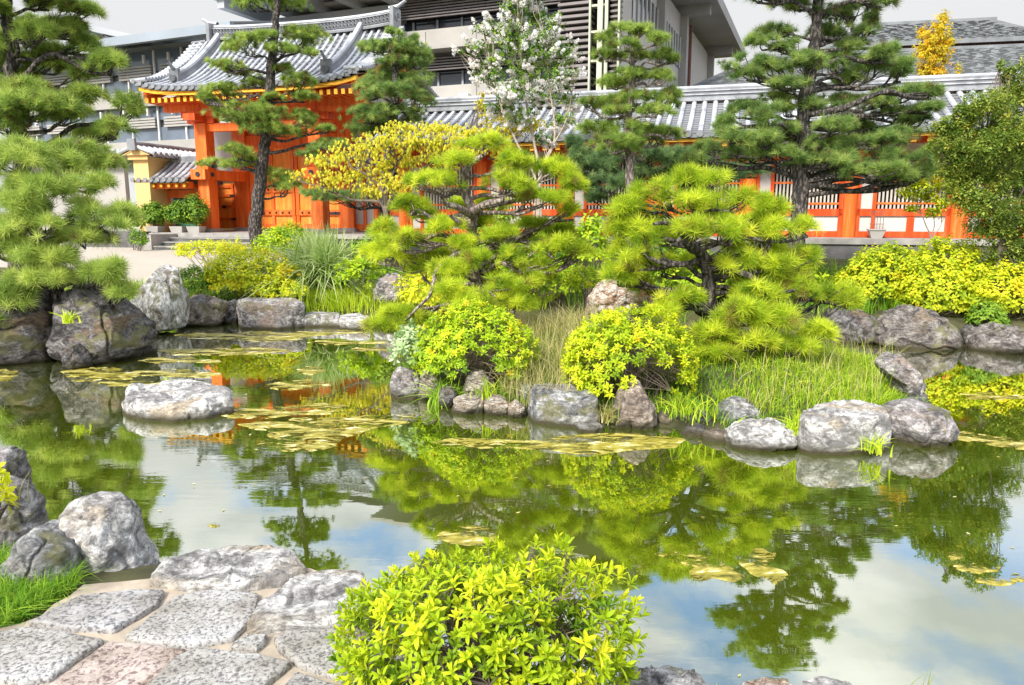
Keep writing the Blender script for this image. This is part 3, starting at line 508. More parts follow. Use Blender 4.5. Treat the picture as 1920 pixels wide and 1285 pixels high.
for i, (cx, cy, rx, ry, lb) in enumerate([(1790, 1043, 17, 7, 'topmost of the four small mats in the blue reflection'), (1828, 1066, 38, 8, 'widest of the four small mats in the blue reflection'), (1862, 1089, 34, 7, 'lowest of the four small mats in the blue reflection'), (1912, 1085, 20, 7, 'small mat cut by the right edge in the blue reflection'),
    (470, 631, 120, 8, 'far algae streak under the golden shrub reflection'), (430, 661, 112, 7, 'long pale streak behind the flat stone island'), (340, 676, 60, 5, 'narrow streak beside the white standing rock'), (195, 700, 72, 14, 'oval brown mat in front of the dark boulders'), (330, 700, 85, 9, 'white-edged mat directly behind the flat stone island'), (600, 624, 62, 5, 'farthest thin streak near the kerb stones'), (560, 722, 52, 9, 'curved mat in the orange reflection'), (580, 694, 26, 7, 'small mat above the curved one'), (640, 642, 60, 4, 'thin streak in the pampas reflection'), (5, 705, 26, 14, 'brown mat cut by the left edge'),
    (1850, 742, 70, 7, 'faint streak in the green water behind the island'), (700, 655, 40, 4, 'thin streak by the drooping pine branch'), (240, 720, 60, 6, 'thin film touching the flat stone island'), (400, 985, 11, 5, 'tiny lone leaf-sized mat in the cloud reflection')]):
    mat_algae(ell(cx, cy, rx, ry), lb, 20+i, .3)
mat_algae([(1778, 812), (1800, 808), (1860, 818), (1930, 826), (1990, 832), (1990, 846), (1900, 842), (1840, 832), (1790, 822)], 'tapering algae streak beyond the undercut block', 60, .1)

# floating leaf litter
r_ = np.random.default_rng(5); g = G(); q = np.stack([r_.uniform(-9, 9, 900), r_.uniform(2.6, 12, 900)], -1); zq = gz(q[:, 0], q[:, 1]); q = q[(zq < -.06)][:260]
for x_, y_ in q:
    a_ = r_.uniform(0, 6.28); l_ = r_.uniform(.008, .02); u_ = np.array([math.cos(a_), math.sin(a_), 0])*l_; v_ = np.array([-math.sin(a_), math.cos(a_), 0])*l_*.45; c_ = np.array([x_, y_, .004]); g.add([c_-u_, c_-v_, c_+u_+[0, 0, .002], c_+v_], [[0, 1, 2, 3]], r_.random())
tag(g.build('leaf_litter', M['autumn_leaf']), 'tiny fallen leaves scattered over the pond surface', 'leaf litter', None, 'stuff')
# ------------------------------------------------------------------ foliage templates
def unit(v): return v/(np.linalg.norm(v, axis=-1, keepdims=True)+1e-9)
def tuft_tpl(n, w, seed, lo=8, hi=88, down=0):
    r = np.random.default_rng(seed); V = []; F = []
    for i in range(n):
        a = math.radians(lo+(hi+down-lo)*((i+.5)/n)**.6); b = i*2.39996+r.uniform(-.2, .2); L_ = r.uniform(.75, 1.05)
        d = np.array([math.sin(a)*math.cos(b), math.sin(a)*math.sin(b), math.cos(a)]); s = unit(np.cross(d, r.normal(size=3)))*w/2
        base = np.array([0, 0, r.uniform(-.25, .1)]); mid = base+d*L_*.5; tip = base+d*L_+np.array([0, 0, .04])
        k = len(V); V += [base-s*.7, base+s*.7, mid+s, mid-s, tip]; F += [[k, k+1, k+2], [k, k+2, k+3], [k+3, k+2, k+4]]
    return np.array(V), np.array(F)
def tuft_lo(n, w, seed):
    r = np.random.default_rng(seed); V = []; F = []
    for i in range(n):
        a = math.radians(5+90*((i+.5)/n)**.6); b = i*2.39996; L_ = r.uniform(.75, 1.1)
        d = np.array([math.sin(a)*math.cos(b), math.sin(a)*math.sin(b), math.cos(a)]); s = unit(np.cross(d, r.normal(size=3)))*w/2
        base = np.array([0, 0, r.uniform(-.25, .1)]); k = len(V); V += [base-s, base+s, base+d*L_]; F.append([k, k+1, k+2])
    return np.array(V), np.array(F)
def leaf_pts(L_, w, n=3, bend=.25, fold=.25):
    """leaf along +X from origin, normal +Z"""
    V = [[0, 0, 0]]; F = []
    for i in range(1, n):
        t = i/n; ww = w*math.sin(math.pi*(t*.85+.08))**.8; z = -bend*L_*t*t
        V += [[L_*t, -ww, z+fold*ww], [L_*t, 0, z], [L_*t, ww, z+fold*ww]]
    V.append([L_, 0, -bend*L_])
    F = [[0, 1, 2, 2], [0, 2, 3, 3]]
    for i in range(n-2):
        k = 1+3*i; F += [[k, k+3, k+4, k+1], [k+1, k+4, k+5, k+2]]
    k = 1+3*(n-2); t = len(V)-1; F += [[k, t, k+1, k+1], [k+1, t, k+2, k+2]]
    T = []
    for f in F:
        T.append([f[0], f[1], f[2]])
        if f[3] != f[2]: T.append([f[0], f[2], f[3]])
    return np.array(V, float), np.array(T)
def rot_axis(az, el, roll=0):
    ca, sa, ce, se = math.cos(az), math.sin(az), math.cos(el), math.sin(el)
    Rz = np.array([[ca, -sa, 0], [sa, ca, 0], [0, 0, 1]]); Ry = np.array([[ce, 0, -se], [0, 1, 0], [se, 0, ce]])
    return Rz@Ry
def rosette(n, L_, w, seed, els=(5, 70), seg=3, stem=.15):
    r = np.random.default_rng(seed); V = []; F = []; k = 0
    for i in range(n):
        f = i/(n-1) if n > 1 else 0; el = math.radians(els[0]+(els[1]-els[0])*f+r.uniform(-10, 10)); az = i*2.39996+r.uniform(-.3, .3)
        lv, lf = leaf_pts(L_*(1-.25*f)*r.uniform(.85, 1.15), w*r.uniform(.85, 1.15), seg); p = lv@rot_axis(az, el).T+np.array([0, 0, stem*f])
        V.append(p); F.append(lf+k); k += len(p)
    return np.concatenate(V), np.concatenate(F)
TUFT = [tuft_tpl(50, .036, s, 6, 88+s*5) for s in range(5)]
TUFT_M = [tuft_lo(40, .062, s+10) for s in range(4)]
TUFT_F = [tuft_lo(34, .085, s+20) for s in range(4)]
ROS_HI = [rosette(9, 1, .17, s, (5, 72), 4, .35) for s in range(4)]
ROS_FG = [rosette(8, 1, .15, s+60, (12, 82), 4, .55) for s in range(5)]
ROS_M = [rosette(8, 1, .19, s+5, (-5, 65), 2, .2) for s in range(4)]
LEAF = [leaf_pts(1, .28, 2), leaf_pts(1, .34, 2, .5)]
SPRAY = [rosette(5, 1, .26, s+9, (-30, 40), 2, .5) for s in range(4)]
DROOP = [rosette(4, 1, .2, s+19, (-80, -40), 2, .0) for s in range(4)]
BLOSS = [rosette(14, .6, .35, s+29, (-20, 85), 2, .7) for s in range(3)]
def bases(Z, r):
    Z = unit(Z); a = unit(np.cross(Z, r.normal(size=Z.shape))); b = np.cross(Z, a); return np.stack([a, b, Z], -1)
def scatter(g, tpls, P, Z, S, T, r):
    P = np.asarray(P, float); N_ = len(P)
    if N_ == 0: return
    R = bases(np.asarray(Z, float), r); S = np.broadcast_to(S, (N_,)); T = np.broadcast_to(T, (N_,)); w = r.integers(0, len(tpls), N_)
    for k, (V, F) in enumerate(tpls):
        m = w == k; n = m.sum()
        if not n: continue
        X = np.einsum('nij,vj->nvi', R[m], V)*S[m][:, None, None]+P[m][:, None]; FF = F[None]+(np.arange(n)*len(V))[:, None, None]
        g.add(X.reshape(-1, 3), FF.reshape(-1, F.shape[1]), np.clip(np.repeat(T[m], len(V)), 0, 1))
# ------------------------------------------------------------------ pines
def pad_tufts(c, rx, ry, rz, sp, r, up=.8):
    """a cloud of shoots: several lobes, tufts on the upper shells"""
    P = []; Z = []; nl = max(3, int(rx/(sp*2.6)))
    L_ = [(np.zeros(3), 1.0)] if nl <= 3 else []
    for i in range(nl*2):
        a = r.uniform(0, 2*np.pi); q = math.sqrt(r.uniform(0, 1))*.72; L_.append((np.array([q*rx*math.cos(a), q*ry*math.sin(a), r.uniform(-.6, .75)*rz]), r.uniform(.22, .5)))
    for o_, s in L_:
        ax_, ay, az = max(rx*s, sp*1.1), max(ry*s, sp*1.1), max(rz*.75*(.6+s), sp*.8); area = 2*np.pi*((ax_*ay)**.8+(ax_*az)**.8+(ay*az)**.8)/3
        n = max(3, int(area/(sp*sp)*(.62 if sp < .09 or sp > .12 else .56))); d = unit(r.normal(size=(n, 3))); d[:, 2] = np.where(d[:, 2] < -.3, -d[:, 2], d[:, 2])
        rad = r.uniform(.6, 1.12, n)[:, None]; pp = c+o_+d*rad*np.array([ax_, ay, az]); kp = vnoise(pp*(.42/sp)+17) > -.22
        if not kp.any(): kp[:] = True
        d = d[kp]; P.append(pp[kp]); Z.append(unit(d*np.array([1, 1, 1])+np.array([0, 0, up*.7])+.4*r.normal(size=d.shape)))
    return np.concatenate(P), np.concatenate(Z)
PINES = 'garden pines trained into layered pads'
def pine(label, trunk, Y, pads, needle, mat, tpls, bark='bark', r0=.14, r1=.04, spd=.62, seed=1, root=None, tw=None, bmin=.012, cat='pine tree', dens=1.0, hi=.5, tvar=.28, extra=None, spread=1.0, name='pine_tree', group=PINES):
    r = np.random.default_rng(seed); tr = np.array([at(x, y, Y+(q[0] if q else 0)) for x, y, *q in trunk])
    base = tr[0].copy(); base[2] = gz(base[0], base[1])-.1
    if tr[0][2] > base[2]+.05: tr = np.vstack([base, tr])
    else: tr[0][2] = base[2]
    T = thing(name, label, cat, (base[0], base[1], base[2]+.1), group)
    n = 60; C_ = spline(tr, n); hgt = np.linspace(0, 1, n); R_ = r0*(1-hgt)**.8+r1*hgt; R_[:5] *= np.linspace(1.5, 1.05, 5); C_[1:-1] += r.normal(size=(n-2, 3))*r0*.07
    gt = G(); gt.add(*tube(C_, R_, 12)); gc = G(); sp = needle*spd
    m = mpp(Y); cx = np.mean([p[0] for p in pads])
    for pd in pads:
        px, py, rx, ry = pd[:4]; off = pd[4] if len(pd) > 4 else None
        wx, wz = rx*m, ry*m*(1.1 if Y > 10.5 else 1.05)
        if off is None: off = r.uniform(-1, 1)*max(.25, min(1.0, wx*.9))*spread
        c = at(px, py, Y+off); c[2] += 0
        ryd = max(wx*.75, wz*1.2); c0 = c.copy()
        P, Z = pad_tufts(c+np.array([0, 0, -wz*.1]), max(.03, wx-needle*.55), max(.05, ryd-needle*.5), max(.03, wz-needle*.55), sp/dens**.5, r)
        tt = hi+r.normal(size=len(P))*tvar+r.uniform(-.12, .12)
        scatter(gc, tpls, P, Z, needle*r.uniform(.8, 1.12, len(P)), tt, r)
        # branch from trunk to pad
        zc = c[2]-wz*.75; dz = np.abs(C_[:, 2]-(zc-abs(c[0]-C_[:, 0].mean())*.12)); k = int(np.argmin(dz)); p0 = C_[k]; end = np.array([c[0], c[1], zc])
        ln = np.linalg.norm(end-p0); rb = max(bmin*.8, min(R_[k]*.55, .014+.024*ln**.8)); 
        mid = (p0+end)/2+r.normal(size=3)*ln*.09+np.array([0, 0, ln*.04]); q1 = p0+(mid-p0)*.5+r.normal(size=3)*ln*.05; q2 = (mid+end)/2+r.normal(size=3)*ln*.05
        B = spline([p0, q1, mid, q2, end], 16); gt.add(*tube(B, np.linspace(rb, rb*.45, 16), 7))
        nb = int(min(16, 4+wx/needle*1.4))
        for _ in range(nb):
            s = B[int(r.uniform(7, 15.9))] if ln > wx*.8 else end; q = P[r.integers(len(P))]; q = q-Z[0]*0; mm = (s+q)/2+r.normal(size=3)*.06*wx; mm[2] -= wz*.2
            gt.add(*tube(spline([s, mm, q], 7), np.linspace(rb*.42, max(.003, rb*.12), 7), 4))
    if extra: extra(gt, gc, C_, r)
    gt.build('trunk', M[bark], T, smooth=True); gc.build('crown', M[mat], T); return T
# bright island pines ------------------------------------------------
pine('bright green island pine with a twisted pale trunk over the green azalea', [(905, 622), (900, 560), (893, 500), (884, 440), (888, 400), (872, 365), (868, 340), (880, 310), (905, 292)], 9.7,
  [(905, 268, 62, 16), (860, 300, 48, 14, -.3), (975, 305, 52, 26, -.1), (1045, 315, 45, 22), (1078, 350, 34, 26), (820, 340, 55, 22, -.2), (778, 340, 28, 16), (770, 385, 42, 22), (950, 345, 62, 26, -.3), (1010, 370, 60, 22, -.2), (1075, 395, 40, 22),
   (720, 430, 30, 22), (760, 450, 52, 26, -.3), (835, 425, 42, 20, -.3), (870, 455, 30, 16, -.4), (905, 415, 32, 14, .2), (945, 440, 52, 22, -.3), (1000, 425, 40, 20, .2), (1040, 465, 50, 26, -.2), (980, 490, 52, 28, -.6), (900, 490, 45, 22, -.6), (850, 510, 48, 26, -.6), (740, 482, 40, 18, -.2), (815, 475, 35, 18),
   (930, 535, 70, 26, -.8), (925, 385, 40, 22, .3), (860, 385, 30, 18, .5), (985, 455, 46, 24, .5), (1060, 435, 40, 26, .3), (1085, 470, 30, 22, .1), (800, 400, 40, 22, .4), (790, 500, 50, 26, 0), (900, 515, 50, 24, .2), (1010, 510, 50, 26, 0), (705, 470, 34, 22, .1), (940, 480, 44, 22, .4), (830, 460, 36, 20, .5), (1000, 530, 40, 24, -.5), (850, 550, 50, 24, -.8), (885, 575, 60, 22, -.9), (965, 570, 45, 18, -.8), (745, 590, 48, 16, -.9), (720, 612, 38, 12, -1.0), (785, 600, 30, 12, -.8)],
  .125, 'pine_hi', TUFT, 'bark_pale', .085, .03, .74, 11, hi=.52, spread=.7, extra=lambda gt, gc, C_, r: (gt.add(*tube(spline([at(880, 470, 9.4), at(850, 480, 9.2), at(818, 510, 9.0), at(808, 550, 8.8), at(780, 580, 8.7), at(755, 605, 8.7)], 24), np.linspace(.035, .012, 24), 7)), gt.add(*tube(spline([at(885, 405, 9.6), at(860, 390, 9.3), at(835, 382, 9.2), at(828, 370, 9.1)], 12), np.linspace(.05, .02, 12), 7)), gt.add(*tube(spline([at(886, 398, 9.6), at(915, 382, 9.3), at(945, 376, 9.2)], 12), np.linspace(.06, .03, 12), 7)), gt.add(*tube(spline([at(884, 430, 9.6), at(862, 418, 9.3), at(845, 405, 9.2)], 12), np.linspace(.045, .02, 12), 7))))
pine('bright green island pine leaning over the dark trunk behind the yellow azalea', [(1335, 660), (1332, 600), (1330, 540), (1326, 505), (1318, 480), (1300, 462), (1285, 445), (1310, 400), (1320, 360)], 8.4,
  [(1282, 330, 34, 20), (1335, 338, 42, 22), (1230, 362, 58, 30), (1180, 390, 48, 28), (1300, 378, 42, 26, -.3), (1370, 372, 55, 30, -.2), (1435, 388, 50, 30, .1), (1160, 425, 34, 20), (1200, 440, 60, 34, -.2), (1300, 428, 44, 28, -.5), (1375, 430, 55, 34, -.3), (1445, 435, 50, 30, 0),
   (1515, 425, 38, 24, .2), (1180, 480, 55, 36, -.1), (1240, 500, 42, 22, .2), (1385, 490, 62, 30, -.1), (1455, 500, 52, 34, 0), (1510, 478, 34, 22, .3), (1275, 560, 52, 26, -.4), (1250, 585, 40, 16, -.4), (1420, 550, 60, 28, -.3), (1490, 540, 55, 30, 0), (1560, 555, 48, 30, .1), (1380, 585, 62, 32, -.6),
   (1340, 400, 44, 26, .4), (1420, 420, 40, 24, .5), (1240, 440, 44, 28, .4), (1300, 490, 40, 22, .5), (1360, 460, 48, 26, .5), (1160, 515, 40, 26, 0), (1210, 535, 46, 22, .2), (1440, 470, 44, 28, .4), (1490, 505, 40, 26, .3), (1400, 530, 44, 24, .5), (1450, 600, 60, 32, -.6), (1340, 620, 50, 26, -.6), (1400, 640, 70, 28, -.7), (1480, 650, 60, 24, -.6), (1530, 625, 34, 22, -.4), (1355, 665, 50, 18, -.7), (1590, 565, 22, 16, .1)],
  .135, 'pine_hi', TUFT, 'bark', .085, .03, .76, 12, hi=.50, spread=.7, extra=lambda gt, gc, C_, r: (gt.add(*tube(spline([at(1330, 500, 8.4), at(1370, 508, 8.2), at(1410, 520, 8.1), at(1445, 548, 8.1), at(1490, 545, 8.1)], 20), np.linspace(.045, .018, 20), 7)), gt.add(*tube(spline([at(1320, 480, 8.4), at(1290, 458, 8.1), at(1255, 460, 8.0)], 12), np.linspace(.05, .014, 12), 7)), gt.add(*tube(spline([at(1285, 445, 8.3), at(1255, 420, 8.1), at(1225, 420, 8.0)], 12), np.linspace(.04, .014, 12), 7))))
# left pines ------------------------------------------------
pine('tall green pine cut by the left edge with a straight dark trunk', [(30, 560), (34, 400), (40, 262), (16, 200), (22, 120), (14, 40), (8, -60), (6, -150)], 11.5,
  [(90, 5, 60, 16), (150, 18, 45, 18), (-20, 10, 40, 24), (70, 62, 45, 22), (130, 55, 40, 22), (160, 85, 34, 20), (90, 92, 50, 16, .2), (90, 120, 65, 22), (205, 118, 48, 24), (160, 140, 30, 12), (20, 135, 50, 18), (-30, 90, 60, 40), (40, 165, 60, 20, -.3), (160, 180, 48, 22), (60, 195, 80, 26, -.4), (235, 205, 34, 30), (120, 215, 60, 24, -.2), (215, 240, 42, 22), (170, 255, 50, 22),
   (10, 225, 60, 30, -.4), (150, 285, 60, 24), (190, 305, 50, 18), (60, 60, 60, 30, 1.0), (0, 170, 60, 40, 1.0), (-60, 200, 60, 50), (20, -45, 110, 26), (-30, -100, 90, 26), (60, -120, 70, 22), (10, -165, 60, 20), (110, -40, 40, 16)],
  .145, 'pine_mid', TUFT_M, 'bark', .13, .05, .62, 21, hi=.5)
pine('low spreading light green pine over the dark boulders at the left edge', [(110, 570), (90, 520), (70, 450), (60, 380), (55, 330)], 9.9,
  [(30, 295, 80, 34), (105, 305, 65, 32), (-30, 330, 60, 40), (80, 350, 80, 30, -.4), (170, 345, 55, 26), (30, 390, 75, 34, -.5), (140, 395, 70, 26, -.2), (225, 400, 40, 26), (200, 420, 60, 20, -.2), (60, 430, 80, 28, -.5), (155, 445, 70, 22, -.3), (35, 480, 70, 32, -.6), (100, 485, 50, 26, -.5), (170, 440, 40, 18), (210, 505, 36, 26, -.4), (185, 515, 50, 26, -.4), (225, 545, 26, 18, -.4), (60, 520, 70, 24, -.5), (15, 560, 50, 34, -.6), (110, 520, 40, 18, -.6), (-20, 440, 60, 50, -.3), (0, 600, 30, 26, -.7)],
  .155, 'pine_mid', TUFT, 'bark', .11, .04, .64, 22, hi=.68)
pine('tall slender pine before the temple gate with a plated bare lower trunk', [(483, 468), (479, 420), (486, 360), (491, 310), (497, 270), (500, 230), (506, 170), (510, 110), (515, 60), (518, 20), (520, -60), (521, -120)], 21.5,
  [(480, 8, 50, 16), (540, 5, 48, 18), (510, -25, 60, 14), (460, 85, 44, 20), (500, 70, 30, 14), (570, 72, 52, 22), (530, 92, 40, 12), (585, 100, 16, 10), (420, 122, 42, 14), (455, 138, 34, 12), (480, 155, 38, 12), (530, 128, 24, 10), (560, 155, 34, 18), (415, 172, 46, 18), (385, 185, 22, 12), (570, 180, 30, 12), (510, 185, 30, 10), (415, 208, 42, 20), (470, 218, 60, 26, -.5), (530, 228, 50, 24, -.3), (570, 222, 30, 18), (500, 245, 60, 14, -.5), (612, 242, 24, 8), (440, 288, 36, 16), (400, 305, 34, 12), (450, 308, 40, 12), (470, 300, 24, 14), (525, 335, 30, 18), (540, 350, 34, 14), (620, 268, 40, 10),
   (520, -70, 70, 16), (480, -95, 40, 12), (560, -100, 44, 12), (520, -130, 40, 14)],
  .15, 'pine_mid', TUFT_F, 'bark', .20, .05, .72, 23, hi=.42, dens=1.1)
pine('dark green pine between the gate and the yellow-leaved tree', [(722, 420), (722, 330), (735, 250), (742, 180), (742, 125), (745, 100)], 21,
  [(720, 90, 48, 16), (765, 92, 42, 20), (790, 110, 28, 20), (700, 88, 34, 12), (750, 118, 50, 12), (720, 150, 46, 20), (770, 155, 48, 18), (690, 170, 36, 22), (740, 180, 60, 18), (790, 190, 32, 18), (680, 215, 48, 18), (740, 215, 60, 20), (700, 240, 60, 18), (620, 275, 44, 12), (580, 290, 34, 12), (770, 235, 40, 20), (650, 368, 60, 12, -1), (600, 362, 44, 9, -1), (690, 372, 40, 10, -1), (740, 60, 20, 8)],
  .15, 'pine_dk', TUFT_F, 'bark', .16, .05, .70, 24, hi=.5)
pine('pale green layered pine in front of the corridor roof beside the white blossom', [(1182, 430), (1180, 300), (1176, 240), (1180, 200), (1186, 150), (1185, 100), (1180, 60)], 12.9,
  [(1165, 55, 24, 12), (1200, 58, 30, 14), (1235, 72, 28, 14), (1140, 75, 26, 14), (1170, 85, 40, 12), (1245, 105, 30, 14), (1135, 102, 32, 16), (1190, 105, 40, 14), (1265, 112, 14, 8), (1180, 142, 46, 18), (1150, 155, 34, 14), (1240, 145, 34, 16), (1200, 185, 60, 18), (1255, 185, 28, 20), (1110, 195, 34, 14), (1150, 190, 34, 14), (1230, 208, 44, 14), (1170, 208, 44, 10), (1120, 245, 50, 22), (1180, 245, 50, 22), (1240, 255, 50, 20), (1270, 250, 24, 14), (1150, 270, 60, 20)],
  .115, 'pine_mid', TUFT_M, 'bark_pale', .085, .025, .74, 25, hi=.42)
pine('dark blue-green low pine hiding the foot of the corridor', [(1165, 440), (1170, 380), (1175, 330), (1170, 300)], 15.5,
  [(1130, 290, 60, 20), (1190, 285, 50, 20), (1120, 320, 50, 22), (1180, 318, 60, 24), (1240, 300, 44, 22), (1145, 345, 56, 22), (1090, 300, 30, 24), (1200, 345, 40, 18), (1280, 290, 40, 18), (1320, 310, 44, 20), (1370, 325, 44, 18), (1260, 330, 44, 20), (1300, 345, 40, 16), (1420, 320, 34, 16), (1075, 270, 24, 18), (1100, 340, 34, 22), (1120, 370, 30, 14)],
  .13, 'pine_blue', TUFT_M, 'bark', .10, .03, .66, 26, hi=.5)
pine('tallest right-hand pine with a thick dark trunk and wide tiers', [(1497, 430), (1500, 360), (1500, 290), (1507, 220), (1512, 170), (1525, 110), (1530, 60), (1534, 0), (1536, -60), (1540, -130)], 13,
  [(1490, 8, 48, 14), (1600, 25, 56, 20), (1640, 38, 22, 22), (1545, 15, 34, 20), (1455, 60, 44, 16), (1560, 62, 60, 20), (1625, 60, 34, 18), (1430, 80, 40, 16), (1465, 90, 36, 14), (1600, 85, 44, 16), (1400, 118, 52, 18), (1450, 125, 40, 20), (1510, 120, 52, 22), (1570, 118, 60, 24), (1640, 125, 44, 22), (1690, 132, 20, 24), (1400, 140, 36, 12), (1660, 100, 34, 18), (1480, 155, 44, 12), (1560, 190, 60, 18), (1620, 195, 60, 20), (1690, 175, 60, 16), (1745, 170, 40, 18), (1520, 200, 40, 14), (1460, 182, 40, 14), (1395, 205, 44, 18), (1430, 220, 40, 22), (1360, 230, 24, 18),
   (1620, 238, 38, 16), (1570, 235, 50, 18), (1675, 215, 44, 18), (1600, 270, 50, 18), (1655, 295, 44, 18), (1520, 300, 50, 18), (1430, 262, 50, 20), (1370, 255, 40, 18), (1740, 200, 40, 14), (1480, 240, 34, 14), (1560, 300, 50, 16), (1700, 330, 44, 14), (1590, 150, 50, 18), (1470, 205, 30, 14), (1500, 265, 52, 16), (1550, 275, 52, 20), (1460, 285, 40, 18), (1400, 290, 60, 20, .4), (1340, 280, 52, 22, .5), (1300, 300, 40, 16, .5), (1590, 295, 44, 18), (1660, 265, 50, 20), (1720, 225, 34, 16), (1700, 300, 60, 20), (1750, 290, 34, 18), (1640, 320, 60, 16), (1700, 250, 40, 14), (1560, 320, 30, 10), (1735, 320, 30, 12),
   (1540, -40, 90, 22), (1470, -30, 40, 14), (1620, -30, 40, 16), (1530, -90, 70, 20), (1590, -100, 34, 14), (1540, -140, 46, 18), (1475, -75, 34, 12), (1440, -55, 50, 18), (1625, -65, 50, 18), (1470, -110, 44, 16), (1600, -130, 44, 16), (1540, -170, 44, 14), (1500, -60, 50, 16), (1580, -65, 40, 16), (1650, 0, 40, 16), (1420, -10, 44, 16)],
  .135, 'pine_dk', TUFT_M, 'bark', .15, .045, .70, 27, hi=.52, dens=1.05, spread=1.2)
# ------------------------------------------------------------------ broadleaf trees
def tree(name, label, cat, trunks, Y, blobs, size, mat, tpls, bark='stem', r0=.08, seed=1, dens=1.0, zdir='out', tint=(.5, .25), extra_part=None, group=None, nb=5, shell=.35):
    r = np.random.default_rng(seed); gt = G(); gc = G(); base = None; tips = []
    for k, tk in enumerate(trunks):
        C_ = np.array([at(x, y, Y+(q[0] if q else 0)) for x, y, *q in tk])
        if k == 0:
            base = C_[0].copy(); base[2] = gz(base[0], base[1])
        C0 = np.array([base[0]+(k*.07)*((-1)**k), base[1], base[2]-.1]); C_ = np.vstack([C0, C_]) if C_[0][2] > base[2] else np.vstack([C0, C_[1:]])
        C_ = spline(C_, 26); rr = r0*(.75 if k else 1); gt.add(*tube(C_, np.linspace(rr, rr*.25, 26), 8)); tips.append(C_)
    T = thing(name, label, cat, base, group); m = mpp(Y); AC = np.concatenate([c[8:] for c in tips]); PP = []
    for b in blobs:
        px, py, rx, ry = b[:4]; off = b[4] if len(b) > 4 else r.uniform(-.7, .7)*rx*m; c = at(px, py, Y+off); a = np.array([rx*m, max(rx*.8, ry*.7)*m, ry*m])
        n = max(6, int(4*np.pi*((a[0]*a[1])**1.6/3+(a[0]*a[2])**1.6/3+(a[1]*a[2])**1.6/3)**(1/1.6)/(size*size)*dens*.35)); d = unit(r.normal(size=(n, 3))); rad = 1-r.uniform(0, 1, n)**1.5*shell*1.6
        P = c+d*rad[:, None]*a*(1+.25*vnoise(d*2.3+px)[:, None]); PP.append(P)
        Z = unit(d+np.array([0, 0, .6])+.4*r.normal(size=d.shape)) if zdir == 'out' else unit(np.array([0, 0, 1.])+.3*r.normal(size=d.shape))
        scatter(gc, tpls, P, Z, size*r.uniform(.7, 1.2, n), tint[0]+r.normal(size=n)*tint[1]+r.uniform(-.1, .1), r)
        for _ in range(nb):
            q = P[r.integers(n)]; s = AC[np.argmin(np.linalg.norm(AC-q-np.array([0, 0, -.4*np.linalg.norm(q-AC.mean(0))]), axis=1))]
            mm = (s+q)/2+r.normal(size=3)*.08*np.linalg.norm(q-s); gt.add(*tube(spline([s, mm, q], 8), np.linspace(max(.008, r0*.22), .004, 8), 4))
    if extra_part: extra_part(T, np.concatenate(PP), r)
    gt.build('trunk', M[bark], T, smooth=True); gc.build('crown', M[mat], T); return T
tree('cherry_tree', 'wide low tree with drooping yellow leaves before the gate', 'tree', [[(724, 425), (724, 395), (718, 360), (690, 330), (660, 315)], [(724, 395), (760, 340), (820, 300), (870, 285)], [(724, 395), (735, 330), (770, 270), (800, 250)], [(720, 390), (660, 375), (600, 352), (560, 340)]], 18,
  [(560, 325, 26, 14), (600, 300, 34, 18), (640, 290, 36, 24), (620, 335, 44, 18), (680, 275, 40, 26), (670, 325, 44, 24), (725, 262, 44, 26), (720, 310, 44, 26), (775, 262, 44, 26), (770, 300, 44, 26), (820, 265, 44, 28), (830, 300, 40, 24), (870, 270, 40, 24), (740, 345, 44, 20), (690, 355, 34, 14), (750, 235, 34, 10), (820, 238, 50, 12), (880, 245, 40, 12), (930, 250, 40, 12), (900, 195, 10, 22), (908, 225, 12, 20), (905, 178, 8, 8), (960, 240, 44, 14), (1000, 232, 26, 14), (960, 218, 44, 8), (930, 275, 40, 14)],
  .10, 'gold', DROOP, 'stem', .065, 31, 2.3, 'up', (.58, .28), nb=6, shell=.9)
def myrtle_flowers(T, P, r):
    g = G(); idx = r.choice(len(P), 330, replace=False); Q = P[idx]; c = P.mean(0); d = unit(Q-c)
    for k in range(3):
        scatter(g, BLOSS, Q+d*.08+r.normal(size=Q.shape)*.05, unit(d+np.array([0, 0, .8])), r.uniform(.06, .13, len(Q)), r.uniform(0, 1, len(Q)), r)
    g.build('blossoms', M['blossom'], T)
tree('crape_myrtle', 'tall crape myrtle covered in white blossom before the concrete building', 'tree', [[(1010, 420), (1012, 330), (1000, 260), (985, 180), (975, 90), (965, 0), (965, -60)], [(1012, 340), (1040, 260), (1030, 160), (1020, 60)], [(1008, 350), (970, 270), (940, 200), (920, 120), (905, 60)], [(1012, 330), (1060, 230), (1075, 160)]], 17.5,
  [(960, 15, 30, 26), (1000, 30, 34, 30), (1035, 50, 26, 26), (915, 55, 26, 18), (900, 90, 28, 14), (960, 65, 40, 30), (1010, 85, 44, 30), (1060, 100, 30, 24), (940, 110, 38, 26), (990, 130, 46, 30), (1050, 140, 36, 24), (920, 140, 26, 20), (960, 170, 40, 24), (1010, 180, 40, 24), (1060, 185, 30, 22), (940, 200, 34, 16), (980, 215, 30, 16), (1050, 225, 34, 16), (860, 97, 12, 5), (895, 130, 10, 14), (965, -30, 40, 26), (1000, -50, 34, 24), (960, -70, 24, 20), (1020, 260, 30, 14)],
  .085, 'leaf', SPRAY, 'stem_pale', .045, 32, 1.35, 'out', (.45, .25), myrtle_flowers, nb=5, shell=.7)
